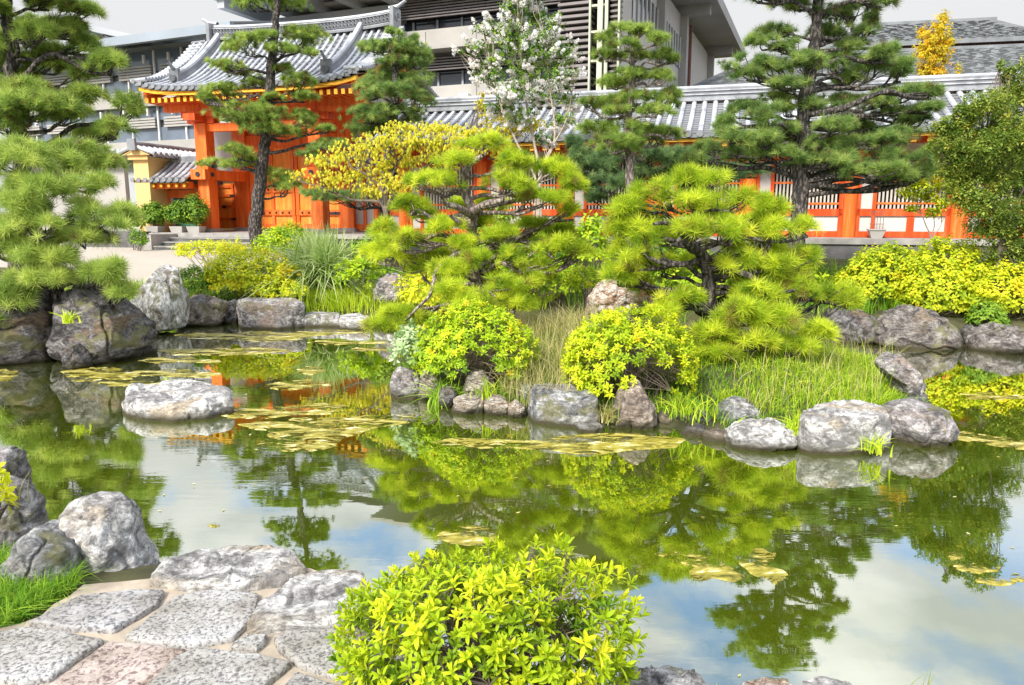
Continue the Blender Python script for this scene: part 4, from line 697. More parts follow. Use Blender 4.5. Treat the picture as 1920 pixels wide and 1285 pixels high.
tree('maple_tree', 'dense olive green maple cut by the right edge', 'tree', [[(1880, 470), (1870, 400), (1860, 330), (1850, 260)], [(1880, 440), (1920, 350), (1950, 250)], [(1875, 430), (1830, 360), (1800, 320)]], 11.5,
  [(1800, 240, 40, 24), (1850, 200, 44, 28), (1900, 180, 44, 34), (1890, 140, 16, 20), (1875, 125, 8, 8), (1940, 150, 40, 50), (1830, 280, 60, 36), (1900, 260, 60, 44), (1790, 290, 34, 22), (1850, 330, 60, 40), (1920, 340, 60, 50), (1840, 385, 50, 30), (1900, 410, 50, 40), (1850, 430, 44, 26), (1890, 470, 44, 34), (1950, 440, 50, 60), (1800, 350, 30, 18), (1780, 250, 20, 12), (1935, 490, 40, 34), (1770, 240, 26, 16), (1762, 275, 26, 16), (1790, 325, 34, 22), (1805, 370, 36, 20), (1815, 215, 30, 18), (1900, 230, 40, 30), (1930, 280, 40, 40)],
  .062, 'maple', SPRAY, 'stem', .045, 33, 3.8, 'up', (.56, .22), nb=7, shell=.5)
tree('autumn_tree', 'slim upright tree of golden orange leaves above the corridor roof', 'tree', [[(1748, 300), (1750, 200), (1752, 120), (1755, 60)], [(1748, 260), (1735, 180), (1730, 90)], [(1748, 260), (1765, 160), (1770, 60)]], 21,
  [(1765, 50, 14, 20), (1770, 30, 8, 10), (1745, 75, 24, 20), (1772, 80, 18, 24), (1735, 100, 24, 20), (1760, 110, 26, 26), (1740, 135, 26, 18), (1728, 60, 10, 12), (1760, 145, 20, 10), (1795, 130, 6, 8), (1735, 160, 20, 10), (1748, 190, 24, 20)],
  .10, 'autumn', SPRAY, 'stem', .05, 34, 2.6, 'out', (.36, .25), nb=4, shell=.7)
tree('young_maple', 'young yellow-green maple with thin pale stems by the lattice wall', 'tree', [[(1745, 450), (1735, 420), (1722, 385), (1710, 350)], [(1745, 450), (1752, 420), (1745, 380), (1740, 330)], [(1748, 450), (1765, 420), (1762, 370), (1770, 320)]], 15.5,
  [(1680, 328, 26, 10), (1710, 330, 34, 14), (1750, 330, 30, 16), (1720, 350, 34, 14), (1760, 350, 34, 16), (1740, 370, 34, 12), (1700, 365, 26, 8), (1790, 320, 28, 20), (1780, 290, 24, 14), (1800, 340, 24, 14), (1740, 312, 24, 10), (1755, 400, 24, 10), (1710, 392, 20, 6), (1770, 380, 24, 12)],
  .085, 'yel_green', SPRAY, 'stem_pale', .02, 35, 2.0, 'up', (.55, .25), nb=5, shell=.7)
# ------------------------------------------------------------------ shrubs
def shrub(name, label, cat, px, ytop, ybot, hw, Y, size, mat, tpls, seed, dens=1.0, tint=(.5, .25), twigs=40, lump=.22, group=None, depth=None, bottom=-.25, stemmat='stem', up=.5, hole=None, rad0=.72, twr=.004):
    r = np.random.default_rng(seed); top = at(px, ytop, Y)[2]; bot = at(px, ybot, Y)[2]; w = hw*mpp(Y); h = top-bot; c = at(px, ybot, Y); c[2] = bot+h*.42
    base = np.array([c[0], c[1], gz(c[0], c[1])]); T = thing(name, label, cat, base, group); a = np.array([w, depth or w*.85, h*.58])
    n = int(2.6*np.pi*((a[0]*a[1])**1.6/3+(a[0]*a[2])**1.6/3+(a[1]*a[2])**1.6/3)**(1/1.6)/(size*size)*dens); d = unit(r.normal(size=(n*2, 3))); d = d[d[:, 2] > bottom][:n]; n = len(d)
    if hole: 
        keep = (np.linalg.norm(d-unit(np.array(hole[:3])), axis=1)+.35*vnoise(d*5+seed)) > hole[3]; d = d[keep]; n = len(d)
    l_ = 1+lump*fbm(d*1.9+seed, 3); rad = 1-(1-rad0)*r.uniform(0, 1, n)**1.6
    P = c+d*(l_*rad)[:, None]*a; P[:, 2] = np.maximum(P[:, 2], base[2]+.02); Z = unit(d/a*a.mean()+np.array([0, 0, up])+.25*r.normal(size=d.shape))
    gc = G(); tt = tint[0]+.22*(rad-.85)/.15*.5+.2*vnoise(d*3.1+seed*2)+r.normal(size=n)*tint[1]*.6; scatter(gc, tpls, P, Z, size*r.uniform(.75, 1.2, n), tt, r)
    gs = G()
    for _ in range(twigs):
        q = P[r.integers(n)]; s = base+np.array([r.normal()*w*.16, r.normal()*w*.14, -.02]); m1 = s+(q-s)*.35+r.normal(size=3)*w*.07; m2 = s+(q-s)*.7+r.normal(size=3)*w*.06+np.array([0, 0, .04*h])
        B = spline([s, m1, m2, q], 10); gs.add(*tube(B, np.linspace(twr*2.2, twr*.6, 10), 4))
        for _ in range(3):
            b0 = B[r.integers(4, 9)]; q2 = P[np.argmin(np.linalg.norm(P-b0-r.normal(size=3)*w*.25, axis=1))]; gs.add(*tube(spline([b0, (b0+q2)/2+r.normal(size=3)*.03*w, q2], 5), np.linspace(twr, twr*.4, 5), 3))
    gs.build('stem', M[stemmat], T); gc.build('foliage', M[mat], T); return T
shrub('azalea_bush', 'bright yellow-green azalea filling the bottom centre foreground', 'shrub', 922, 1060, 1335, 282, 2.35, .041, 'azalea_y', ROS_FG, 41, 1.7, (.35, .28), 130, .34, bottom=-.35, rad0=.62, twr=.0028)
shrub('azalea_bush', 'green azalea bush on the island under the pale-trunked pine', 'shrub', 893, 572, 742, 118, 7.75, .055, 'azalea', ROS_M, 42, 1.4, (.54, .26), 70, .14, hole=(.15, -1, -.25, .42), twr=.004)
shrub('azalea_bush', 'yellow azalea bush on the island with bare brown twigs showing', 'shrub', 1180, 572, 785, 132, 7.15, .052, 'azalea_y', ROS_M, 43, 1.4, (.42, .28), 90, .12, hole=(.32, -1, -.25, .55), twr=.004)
shrub('azalea_bush', 'small azalea sprigs reaching in at the left edge before the dark upright rocks', 'shrub', -38, 850, 1010, 62, 3.3, .062, 'azalea_y', ROS_HI, 44, .6, (.6, .2), 20, .3)
shrub('bamboo_grass', 'pale narrow-leaved bush at the tip of the island by the water', 'shrub', 778, 615, 700, 44, 7.9, .08, 'leaf_pale', ROS_HI, 45, 1.2, (.6, .25), 14, .3)
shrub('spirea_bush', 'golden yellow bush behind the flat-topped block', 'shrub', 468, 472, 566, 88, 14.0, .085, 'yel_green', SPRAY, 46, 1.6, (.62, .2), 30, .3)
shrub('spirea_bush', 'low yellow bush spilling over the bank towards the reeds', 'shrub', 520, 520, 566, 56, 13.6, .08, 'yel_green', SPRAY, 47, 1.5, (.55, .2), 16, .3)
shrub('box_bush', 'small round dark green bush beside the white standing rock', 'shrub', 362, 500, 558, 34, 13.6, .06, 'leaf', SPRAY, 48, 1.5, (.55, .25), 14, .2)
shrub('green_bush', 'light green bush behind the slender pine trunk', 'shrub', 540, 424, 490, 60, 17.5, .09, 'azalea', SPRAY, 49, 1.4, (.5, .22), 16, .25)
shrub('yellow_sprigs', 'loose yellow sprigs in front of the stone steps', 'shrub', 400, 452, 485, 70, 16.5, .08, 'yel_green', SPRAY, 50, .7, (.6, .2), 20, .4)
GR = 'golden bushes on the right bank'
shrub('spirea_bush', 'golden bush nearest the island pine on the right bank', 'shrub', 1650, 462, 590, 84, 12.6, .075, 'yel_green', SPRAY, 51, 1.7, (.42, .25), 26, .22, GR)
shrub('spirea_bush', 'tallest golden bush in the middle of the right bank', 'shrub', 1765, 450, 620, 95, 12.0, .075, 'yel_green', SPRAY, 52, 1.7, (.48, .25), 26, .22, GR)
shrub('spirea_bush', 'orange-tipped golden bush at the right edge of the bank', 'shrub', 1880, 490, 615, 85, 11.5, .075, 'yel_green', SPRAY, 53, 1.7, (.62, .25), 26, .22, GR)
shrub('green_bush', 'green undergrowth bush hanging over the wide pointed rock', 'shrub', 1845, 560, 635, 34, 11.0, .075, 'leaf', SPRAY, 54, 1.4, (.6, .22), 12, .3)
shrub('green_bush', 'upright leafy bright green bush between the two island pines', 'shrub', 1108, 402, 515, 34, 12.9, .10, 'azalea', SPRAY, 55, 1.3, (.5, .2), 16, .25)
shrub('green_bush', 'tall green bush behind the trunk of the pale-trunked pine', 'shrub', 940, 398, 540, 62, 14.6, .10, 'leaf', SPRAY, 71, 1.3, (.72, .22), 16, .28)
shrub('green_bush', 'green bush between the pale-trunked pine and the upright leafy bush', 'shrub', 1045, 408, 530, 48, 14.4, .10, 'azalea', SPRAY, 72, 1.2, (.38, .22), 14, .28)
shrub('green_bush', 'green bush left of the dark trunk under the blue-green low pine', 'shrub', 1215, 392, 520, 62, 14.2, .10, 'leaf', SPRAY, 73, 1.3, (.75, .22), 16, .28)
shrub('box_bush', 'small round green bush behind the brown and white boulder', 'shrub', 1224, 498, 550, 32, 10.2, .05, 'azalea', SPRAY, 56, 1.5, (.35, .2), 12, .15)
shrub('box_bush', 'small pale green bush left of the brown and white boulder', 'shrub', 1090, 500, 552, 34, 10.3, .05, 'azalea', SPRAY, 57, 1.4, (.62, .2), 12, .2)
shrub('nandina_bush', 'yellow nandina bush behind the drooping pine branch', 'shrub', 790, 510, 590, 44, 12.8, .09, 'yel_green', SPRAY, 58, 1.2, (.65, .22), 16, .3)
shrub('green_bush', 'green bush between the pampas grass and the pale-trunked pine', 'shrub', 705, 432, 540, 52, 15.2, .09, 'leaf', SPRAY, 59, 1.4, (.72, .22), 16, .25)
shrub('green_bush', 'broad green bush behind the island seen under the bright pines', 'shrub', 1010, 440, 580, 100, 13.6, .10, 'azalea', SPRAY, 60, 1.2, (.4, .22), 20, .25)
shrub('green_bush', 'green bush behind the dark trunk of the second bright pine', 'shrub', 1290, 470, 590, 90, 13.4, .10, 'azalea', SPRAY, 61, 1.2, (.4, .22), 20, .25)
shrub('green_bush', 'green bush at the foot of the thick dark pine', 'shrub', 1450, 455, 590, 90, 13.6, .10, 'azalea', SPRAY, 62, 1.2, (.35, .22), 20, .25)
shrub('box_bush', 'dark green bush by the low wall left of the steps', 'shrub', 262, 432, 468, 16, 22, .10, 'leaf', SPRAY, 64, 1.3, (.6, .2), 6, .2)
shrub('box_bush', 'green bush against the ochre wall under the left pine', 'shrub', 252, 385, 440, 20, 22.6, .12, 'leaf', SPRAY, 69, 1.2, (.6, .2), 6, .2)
shrub('fern', 'arching fern-like bush at the edge of the pampas grass', 'fern', 676, 488, 550, 36, 13.7, .12, 'azalea', ROS_HI, 65, .8, (.45, .2), 8, .3)
# ------------------------------------------------------------------ grasses
def blades(g, P, H, r, w=.006, lean=.5, seg=4, tint=(.5, .25), droop=1.0):
    N_ = len(P); az = r.uniform(0, 2*np.pi, N_); ln = np.minimum(np.abs(r.normal(size=N_)), 1.8)*lean+.08; H = H*r.uniform(.55, 1.15, N_); s = np.linspace(0, 1, seg+1)
    dx = np.cos(az)[:, None]*(ln*H)[:, None]*s[None]**2; dy = np.sin(az)[:, None]*(ln*H)[:, None]*s[None]**2; dz = H[:, None]*(s[None]-droop*.35*np.clip(ln, 0, 1.6)[:, None]*s[None]**2.4)
    C_ = P[:, None]+np.stack([dx, dy, dz], -1); sd = np.stack([-np.sin(az), np.cos(az), np.zeros(N_)], -1)+.4*r.normal(size=(N_, 3)); sd = unit(sd)[:, None]*(w*(1-s**1.6)+w*.08)[None, :, None]
    V = np.stack([C_-sd, C_+sd], 2).reshape(N_, -1, 3); F = []
    for i in range(seg): F.append([2*i, 2*i+1, 2*i+3, 2*i+2])
    FF = np.array(F)[None]+(np.arange(N_)*2*(seg+1))[:, None, None]; t = np.clip(tint[0]+tint[1]*r.normal(size=N_), 0, 1)
    g.add(V.reshape(-1, 3), FF.reshape(-1, 4), np.repeat(t, 2*(seg+1)))
def area_pts(poly, n, r, isl=None):
    lo, hi = poly.min(0), poly.max(0); out = []
    while sum(map(len, out)) < n:
        q = r.uniform(lo, hi, (n*2, 2)); m = sdist(poly, q[:, 0], q[:, 1]) < 0; q = q[m]; out.append(q)
        if sum(m) == 0: break
    q = np.concatenate(out)[:n]; z = gz(q[:, 0], q[:, 1]); k = z > .02; q = q[k]; z = z[k]; return np.concatenate([q, (z-.01)[:, None]], 1)
r = np.random.default_rng(91)
def grass(name, label, poly, n, H, mat, w, lean, tint, droop=1.0, clump=0, seg=4):
    g = G(); P = area_pts(poly, n, r)
    if clump: c = P[r.integers(0, len(P), len(P))//1]; P = P[(vnoise(np.concatenate([P[:, :2]*clump, P[:, :1]*0], 1))+r.uniform(-.5, .5, len(P))) > -.15]
    hh = H*(1+.35*vnoise(np.concatenate([P[:, :2]*1.7, P[:, :1]*0+2], 1))); blades(g, P, hh, r, w, lean, seg, tint, droop); o = g.build(name, M[mat]); tag(o, label, 'grass', None, 'stuff'); return o
grass('grass', 'fine green grass beside the near paving stones', pixpoly([(-90, 1050), (60, 1060), (150, 1080), (140, 1108), (60, 1158), (0, 1188), (-120, 1230)], .3), 5200, .12, 'grass_gr', .0022, .8, (.6, .25), 1.2)
grass('grass', 'lush bright yellow-green grass on the island end', np.vstack([pixpoly([(1360, 770), (1440, 780), (1500, 782), (1640, 778), (1690, 755), (1690, 710)], .1), [[4.6, 8.4], [4.0, 9.3], [2.2, 9.2], [1.9, 7.4]]]), 11000, .17, 'grass', .0042, .8, (.55, .30), 1.1, 1.5)
grass('grass', 'short green grass covering the island', ISL, 26000, .12, 'grass_gr', .004, .6, (.5, .32))
grass('straw_grass', 'dry straw-coloured grass between the two island azaleas', np.vstack([pixpoly([(955, 770), (1000, 785), (1040, 785), (1060, 770)], .1), [[1.1, 8.2], [1.3, 10.0], [.3, 10.2], [-.2, 8.0]]]), 3000, .40, 'straw', .0032, .55, (.38, .32))
grass('grass', 'yellow-green grass on the far bank behind the kerb stones', np.array([[-3.9, 13.5], [-3.8, 15.2], [-1.2, 15.6], [1.0, 14.5], [.6, 13.2], [-1.6, 13.1], [-3.2, 13.3]]), 9000, .26, 'grass', .0075, .55, (.7, .2))
grass('straw_grass', 'pale seed stalks standing above the lush island grass', np.vstack([pixpoly([(1400, 790), (1500, 790), (1640, 780), (1690, 710)], .1), [[4.4, 8.8], [3.6, 9.4], [2.4, 8.8]]]), 500, .42, 'straw', .0028, .4, (.4, .3))
grass('grass', 'rough green grass on the far bank behind the island', np.array([[1.0, 12.9], [1.0, 16], [9.5, 16], [9.5, 12.2], [5.5, 11.8]]), 9000, .3, 'grass_gr', .008, .6, (.6, .25))
grass('grass', 'sparse grass behind the tall white standing rock', np.array([[-8.2, 12.3], [-8.2, 15.2], [-6.2, 15.2], [-6.0, 13.2], [-6.9, 12.3]]), 2200, .3, 'grass', .006, .5, (.5, .25))
grass('grass', 'green ground cover on the far bank by the pampas grass', np.array([[-6.5, 13.6], [-6.3, 16.1], [-3, 17], [3, 17], [3, 15], [-3, 14.6]]), 9000, .22, 'grass_gr', .009, .6, (.65, .25))
def clump(name, label, cat, px, py, Y, n, H, mat, w, lean, tint, spread, droop, seg=6, z=None):
    q = at(px, py, Y); b = np.array([q[0], q[1], float(gz(q[0], q[1])) if z is None else z]); P = b+np.concatenate([r.normal(size=(n, 2))*spread, np.zeros((n, 1))], 1)
    g = G(); blades(g, P, np.full(n, H), r, w, lean, seg, tint, droop); o = g.build(name, M[mat]); recenter(o, b); return tag(o, label, cat)
clump('pampas_grass', 'big fountain of arching green blades in front of the gate', 'ornamental grass', 603, 540, 15.0, 2600, 1.35, 'pampas', .017, .95, (.62, .28), .2, 1.75, 9)
clump('grass_tuft', 'yellow-green sprig growing at the dark cleft between boulders', 'grass tuft', 128, 604, 8.7, 40, .16, 'grass', .012, .9, (.8, .15), .03, .6, z=float(at(128, 606, 8.7)[2]))
clump('reeds', 'two bright upright green reeds at the far waterline', 'reeds', 572, 585, 13.1, 26, .95, 'grass', .012, .05, (.6, .2), .07, .3)
clump('grass_tuft', 'thin tall grass stalks behind the island grass', 'grass tuft', 1650, 700, 7.6, 26, .55, 'grass', .004, .35, (.6, .2), .13, .6)
clump('grass_tuft', 'green leafy tuft hanging under the green azalea', 'grass tuft', 832, 735, 7.35, 120, .35, 'grass_gr', .008, .9, (.75, .2), .07, 1.6)
clump('grass_tuft', 'small yellow-green tuft between the cream boulder and the pale block', 'grass tuft', 1495, 800, 6.0, 70, .24, 'grass', .006, .7, (.7, .2), .04, 1.2, z=.1)
clump('grass_tuft', 'yellow-green weed growing on the front of the pale block', 'grass tuft', 1640, 822, 5.62, 46, .2, 'grass', .006, .9, (.7, .2), .04, 1.3, z=.05)
clump('grass_tuft', 'tuft rooted at the foot of the pointed upright rock', 'grass tuft', 1140, 790, 6.5, 60, .22, 'straw', .006, .8, (.3, .3), .04, 1.4, z=.05)
clump('grass_tuft', 'weeds covering the mossy brown rock', 'grass tuft', 1290, 800, 6.55, 160, .2, 'grass', .005, .8, (.5, .3), .14, 1.0, z=.12)
clump('grass_tuft', 'tiny green sprout on the front of the flat stone island', 'grass tuft', 318, 768, 8.0, 26, .14, 'grass', .006, .8, (.7, .2), .02, 1.0, z=.02)
clump('grass_tuft', 'long thin blades leaning over the water by the dark upright rocks', 'grass tuft', 40, 985, 3.5, 12, .17, 'straw', .002, 1.2, (.2, .2), .03, .6, z=.5)
clump('grass_tuft', 'little green tuft between the two rocks at the bottom edge', 'grass tuft', 1352, 1285, 2.46, 30, .09, 'grass', .003, .5, (.7, .2), .015, .6, z=.08)
clump('grass_tuft', 'three thin dark stalks in the water at the bottom edge', 'grass tuft', 1738, 1290, 2.72, 5, .13, 'straw', .002, .5, (.1, .1), .02, .2, z=.0)
clump('grass_tuft', 'weeds on the layered rocks under the green azalea', 'grass tuft', 912, 745, 7.1, 60, .22, 'grass', .006, .8, (.5, .3), .06, 1.0, z=.12)
clump('grass_tuft', 'two tall bare stalks rising behind the foreground azalea', 'grass tuft', 985, 1090, 2.9, 3, .42, 'straw', .0018, .22, (.5, .2), .01, .1, z=.15)
# ------------------------------------------------------------------ temple gate and corridor (one shared line)
F = Frame(8.8, 19.5, 16); PZ = 1.28
def parts(T, name, mat, fn, smooth=False, label=None):
    g = G(); fn(g); o = g.build(name, M[mat], T, smooth=smooth); 
    if label: o['label'] = label
    return o
def roof_profile(t0, z0, t1, z1, n=15, sag=.5):
    a = np.linspace(0, 1, n); return t0+(t1-t0)*a, z0+(z1-z0)*((1-sag)*a+sag*a**1.9)
def tile_roof(g, fr, s0, s1, t0, z0, t1, z1, sp, rr, sag=.5, upturn=0.0, discs=True, ns=None):
    n = int(round((s1-s0)/sp)); S = np.linspace(s0, s1, n+1); sc = (s0+s1)/2; hl = (s1-s0)/2
    tt, zz = roof_profile(t0, z0, t1, z1, 25, sag); a = np.linspace(0, 1, 25)
    lift = lambda s, a_: upturn*np.abs((s-sc)/hl)**5*(1-a_)**1.3
    # pan tiles: fine stepped courses, shade painted into the step edges
    L_ = math.hypot(t1-t0, z1-z0); nc = int(L_/.2); aa = np.repeat(np.linspace(0, 1, nc+1), 2)[1:-1]; st = np.tile([0, .03], nc)[:len(aa)]
    T_ = np.interp(aa, a, tt); Z_ = np.interp(aa, a, zz)+(.035-st if t1 > t0 else .035-st); Sx = np.linspace(s0, s1, 40)
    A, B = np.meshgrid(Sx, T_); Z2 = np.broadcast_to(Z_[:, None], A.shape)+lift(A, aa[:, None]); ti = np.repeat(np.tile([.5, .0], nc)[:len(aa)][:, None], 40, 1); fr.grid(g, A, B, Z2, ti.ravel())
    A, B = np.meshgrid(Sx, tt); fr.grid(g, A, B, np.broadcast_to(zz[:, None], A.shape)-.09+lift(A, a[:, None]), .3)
    for s in S:                        # round cover tiles
        P = fr.P(np.full(25, s), tt, zz+.05+lift(s, a)); g.add(*tube(P, rr*(1+.0*a), 8), 1.0)
        if discs:
            d = fr.P(s, t0+(-.02 if t1 > t0 else .02), zz[0]+.03+lift(s, 0)); d2 = fr.P(s, t0+(-.09 if t1 > t0 else .09), zz[0]+.02+lift(s, 0)); cyl(g, d, d2, rr*1.25, 12, tint=.6)
    for k in range(n):                 # flat eave tiles between
        m = (S[k]+S[k+1])/2; z = zz[0]+lift(m, 0); fr.box(g, m-sp*.36, m+sp*.36, min(t0-.05, t0+.0) if t1 > t0 else t0, t0+.03 if t1 > t0 else t0+.06, z-.075, z+.02, .35)
# ---- gate
gs0, gs1, tE, zE, tR, zR = -21.3, -13.5, -.8, 5.70, 2.2, 7.70
gate = thing('temple_gate', 'vermilion temple gate with grey curved tile roof and orange doors', 'gate', F.P(-18, 1.5, PZ))
def f(g):
    tile_roof(g, F, gs0, gs1, tE, zE, tR, zR, .245, .054, .62, .26); tile_roof(g, F, gs0, gs1, 2*tR-tE, zE, tR, zR, .245, .062, .55, .26, False)
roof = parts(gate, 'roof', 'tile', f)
def sub(parent, name, mat, fn):
    g = G(); fn(g); o = g.build(name, M[mat], gate if parent is None else None); 
    return o
def child(par, o, root):
    me = o.data; loc = Vector(root['_loc']); me.transform(__import__('mathutils').Matrix.Translation(-loc)); o.parent = par; return o
def ridge(g):
    s = np.linspace(gs0+.8, gs1-.2, 30); up = .16*np.abs((s-(gs0+gs1)/2)/3.8)**3
    for lv, (w, z0, z1, tn) in enumerate([(.17, 0, .07, .35), (.14, .07, .12, .8), (.16, .12, .15, .1), (.13, .15, .35, .05), (.16, .35, .38, .8), (.13, .38, .42, .3)]):
        for k in range(29):
            A = np.array([s[k], s[k+1], s[k+1], s[k]]*2); T_ = np.array([tR-w]*2+[tR+w]*2+[tR-w]*2+[tR+w]*2); U = np.array([up[k], up[k+1], up[k+1], up[k]]); Z_ = np.concatenate([zR+z0+U, zR+z1+U])
            g.add(F.P(A, T_, Z_), [[4, 5, 6, 7], [0, 1, 5, 4], [2, 3, 7, 6]]+([[1, 2, 6, 5]] if k == 28 else []), tn)
    for k in range(53):              # pierced pattern tiles along the ridge face
        a_ = gs0+.88+k*.128; u = .16*abs((a_-(gs0+gs1)/2)/3.8)**3
        for zz_ in (.20, .30): V, F_ = tube([F.P(a_, tR-.135, zR+zz_+u), F.P(a_, tR-.16, zR+zz_+u)], [.045, .03], 6); g.add(V, F_, 1.0)
    P = F.P(s, tR, zR+.45+up); g.add(*tube(P, .065, 8), 1.0)
    for a_, sg in ((gs0+.76, -1), (gs1-.18, 1)):
        u = .16*abs((a_-(gs0+gs1)/2)/3.8)**3; F.box(g, a_-.06, a_+.06, tR-.3, tR+.3, zR-.1+u, zR+.52+u, .5)
        cyl(g, F.P(a_+sg*.06, tR, zR+.28+u), F.P(a_+sg*.10, tR, zR+.28+u), .15, 16, tint=1); cyl(g, F.P(a_+sg*.10, tR, zR+.28+u), F.P(a_+sg*.12, tR, zR+.28+u), .09, 14, tint=.1)
        g.add(*tube(F.P([a_-sg*.2, a_+sg*.1, a_+sg*.38], [tR]*3, [zR+.52+u, zR+.56+u, zR+.72+u]), [.08, .07, .05], 8), .7)
child(roof, sub(0, 'ridge', 'tile', ridge), gate)
def slope_ridge(a_, sign=1):
    def fn(g):
        tt, zz = roof_profile(tE, zE, tR, zR, 25, .62); k = slice(5, 24); t = tt[k]; z = zz[k]
        for w, dz, tn in ((.14, .12, .45), (.10, .22, 1), (.13, .27, .25)):
            g.add(*tube(F.P(np.full(len(t), a_), t, z+dz), w*.72, 6), tn)
        g.add(*tube(F.P(np.full(len(t), a_), t, z+.36), .085, 8), 1.0)
        F.box(g, a_-.17, a_+.17, t[0]-.12, t[0]-.0, z[0]-.02, z[0]+.5, .25); cyl(g, F.P(a_, t[0]-.12, z[0]+.22), F.P(a_, t[0]-.2, z[0]+.2), .11, 10, tint=.2)
        g.add(*tube(F.P([a_]*3, [t[0]+.1, t[0]-.12, t[0]-.34], [z[0]+.42, z[0]+.5, z[0]+.68]), [.07, .06, .045], 8), .5)
    return fn
for a_ in (gs0+1.05, gs1-1.35): child(roof, sub(0, 'hip_ridge', 'tile', slope_ridge(a_)), gate)
def verge(g):                        # tiles lying across the gable edge
    tt, zz = roof_profile(tE, zE, tR, zR, 22, .62); lift = .26*(1-np.linspace(0, 1, 22))**1.3
    for sgn in (1, -1):
        for k in range(22):
            t = tt[k] if sgn > 0 else 2*tR-tt[k]; z = zz[k]+.04+lift[k]
            for a_, b_ in (vs,):
                cyl(g, F.P(a_, t, z+.03), F.P(b_, t, z), .07, 8, tint=.75)
for vs in ((gs1-.45, gs1+.12), (gs0+.45, gs0-.12)): child(roof, sub(0, 'verge_tiles', 'tile', verge), gate)
def band(fr, g, s0, s1, t0, z0, t1, z1, dz0, dz1, sag, half=None, upturn=0, n=20):
    tt, zz = roof_profile(t0, z0, t1, z1, n, sag); l = upturn*(1-np.linspace(0, 1, n))**1.3
    for k in range(n-1):
        A = np.array([s0, s1, s1, s0]*2); T_ = np.array([tt[k]]*2+[tt[k+1]]*2+[tt[k]]*2+[tt[k+1]]*2)
        Zl = np.array([zz[k]+l[k]]*2+[zz[k+1]+l[k+1]]*2); g.add(fr.P(A, T_, np.concatenate([Zl+dz0, Zl+dz1])), [[3, 2, 1, 0], [4, 5, 6, 7], [0, 1, 5, 4], [1, 2, 6, 5], [2, 3, 7, 6], [3, 0, 4, 7]])
for a_ in (gs1-.32, gs0+.2):
    def f(g): 
        band(F, g, a_, a_+.12, tE+.1, zE, tR, zR, -.5, -.13, .62, upturn=.2); band(F, g, a_, a_+.12, 2*tR-tE-.1, zE, tR, zR, -.5, -.13, .62, upturn=.2)
    parts(gate, 'bargeboard', 'door', f)
def f(g):
    tt, zz = roof_profile(tE+.3, zE, tR, zR, 14, .62)
    V = [F.P(gs1-1.05, t, z-.2) for t, z in zip(tt, zz)]+[F.P(gs1-1.05, 2*tR-t, z-.2) for t, z in zip(tt[::-1], zz[::-1])]
    g.add(V, [list(range(len(V)))]); 
    V = [F.P(gs0+1.05, t, z-.2) for t, z in zip(tt, zz)]+[F.P(gs0+1.05, 2*tR-t, z-.2) for t, z in zip(tt[::-1], zz[::-1])]; g.add(V, [list(range(len(V)))])
parts(gate, 'gable_wall', 'plaster', f)
def f(g):
    F.box(g, gs1-1.0, gs1-.85, tR-.14, tR+.14, 5.9, 7.25); F.box(g, gs1-1.0, gs1-.82, tR-1.15, tR+1.15, 5.95, 6.15); F.box(g, gs1-1.0, gs1-.84, tR-.6, tR-.45, 6.15, 6.55); F.box(g, gs1-1.0, gs1-.84, tR+.45, tR+.6, 6.15, 6.55)
parts(gate, 'gable_beam', 'verm', f)
def f(g): 
    n = 24; S = np.linspace(gs0+.1, gs1-.1, n+1); up = .26*np.abs((S-(gs0+gs1)/2)/3.97)**5
    for k in range(n):
        for t_, h0, h1 in ((tE+.02, -.2, -.085),):
            A = np.array([S[k], S[k+1], S[k+1], S[k]]*2); T_ = np.array([t_]*2+[t_+.12]*2+[t_]*2+[t_+.12]*2); U = np.array([up[k], up[k+1], up[k+1], up[k]]); g.add(F.P(A, T_, np.concatenate([zE+h0+U, zE+h1+U])), [[3, 2, 1, 0], [0, 1, 5, 4], [1, 2, 6, 5], [3, 0, 4, 7]])
parts(gate, 'eave_fascia', 'yellow', f)
def f(g): 
    tt, zz = roof_profile(tE, zE, tR, zR, 10, .62)
    for side in (0, 1):
        T_ = tt if side == 0 else 2*tR-tt; A, B = np.meshgrid([gs0+.15, gs1-.2], T_); F.grid(g, A, B, np.broadcast_to((zz-.12)[:, None], A.shape))
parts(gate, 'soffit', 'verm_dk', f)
for s in np.linspace(gs0+.3, gs1-.35, 31):
    def f(g):
        F.box(g, s-.05, s+.05, tE+.14, tE+.9, zE-.36, zE-.22)
        g.add(F.P([s-.05, s+.05, s+.05, s-.05]*2, [tE+.9]*4+[1.7]*4, [zE-.36, zE-.36, zE-.22, zE-.22, zE+.12, zE+.12, zE+.28, zE+.28]), [[0, 1, 5, 4], [1, 2, 6, 5], [2, 3, 7, 6], [3, 0, 4, 7]])
    o = parts(gate, 'rafter', 'verm', f); child(o, sub(0, 'rafter_tip', 'yellow', lambda g: F.box(g, s-.055, s+.055, tE+.11, tE+.137, zE-.365, zE-.215)), gate)
def f(g): F.box(g, gs0+.25, gs1-.3, .08, .34, 5.15, 5.5); F.box(g, gs0+1.15, gs1-.9, .05, .37, 4.96, 5.145)
parts(gate, 'eave_beam', 'verm', f)
tf, tm, tb = .2, 2.2, 4.2
def colm(px, t, w, top, mat='verm', nm='post'):
    s = F.sz(px, t)
    def f(g): F.box(g, s-w/2, s+w/2, t-w/2, t+w/2, PZ+.12, top)
    o = parts(gate, nm, mat, f)
    def f2(g): F.box(g, s-w/2-.07, s+w/2+.07, t-w/2-.07, t+w/2+.07, PZ, PZ+.12)
    child(o, sub(0, 'footing', 'stone', f2), gate); return s
sfl = colm(393, tf, .42, 4.75); sfr = colm(601, tf, .42, 4.75)
sml = colm(462, tm, .50, 5.6); smr = colm(657, tm, .50, 5.6)
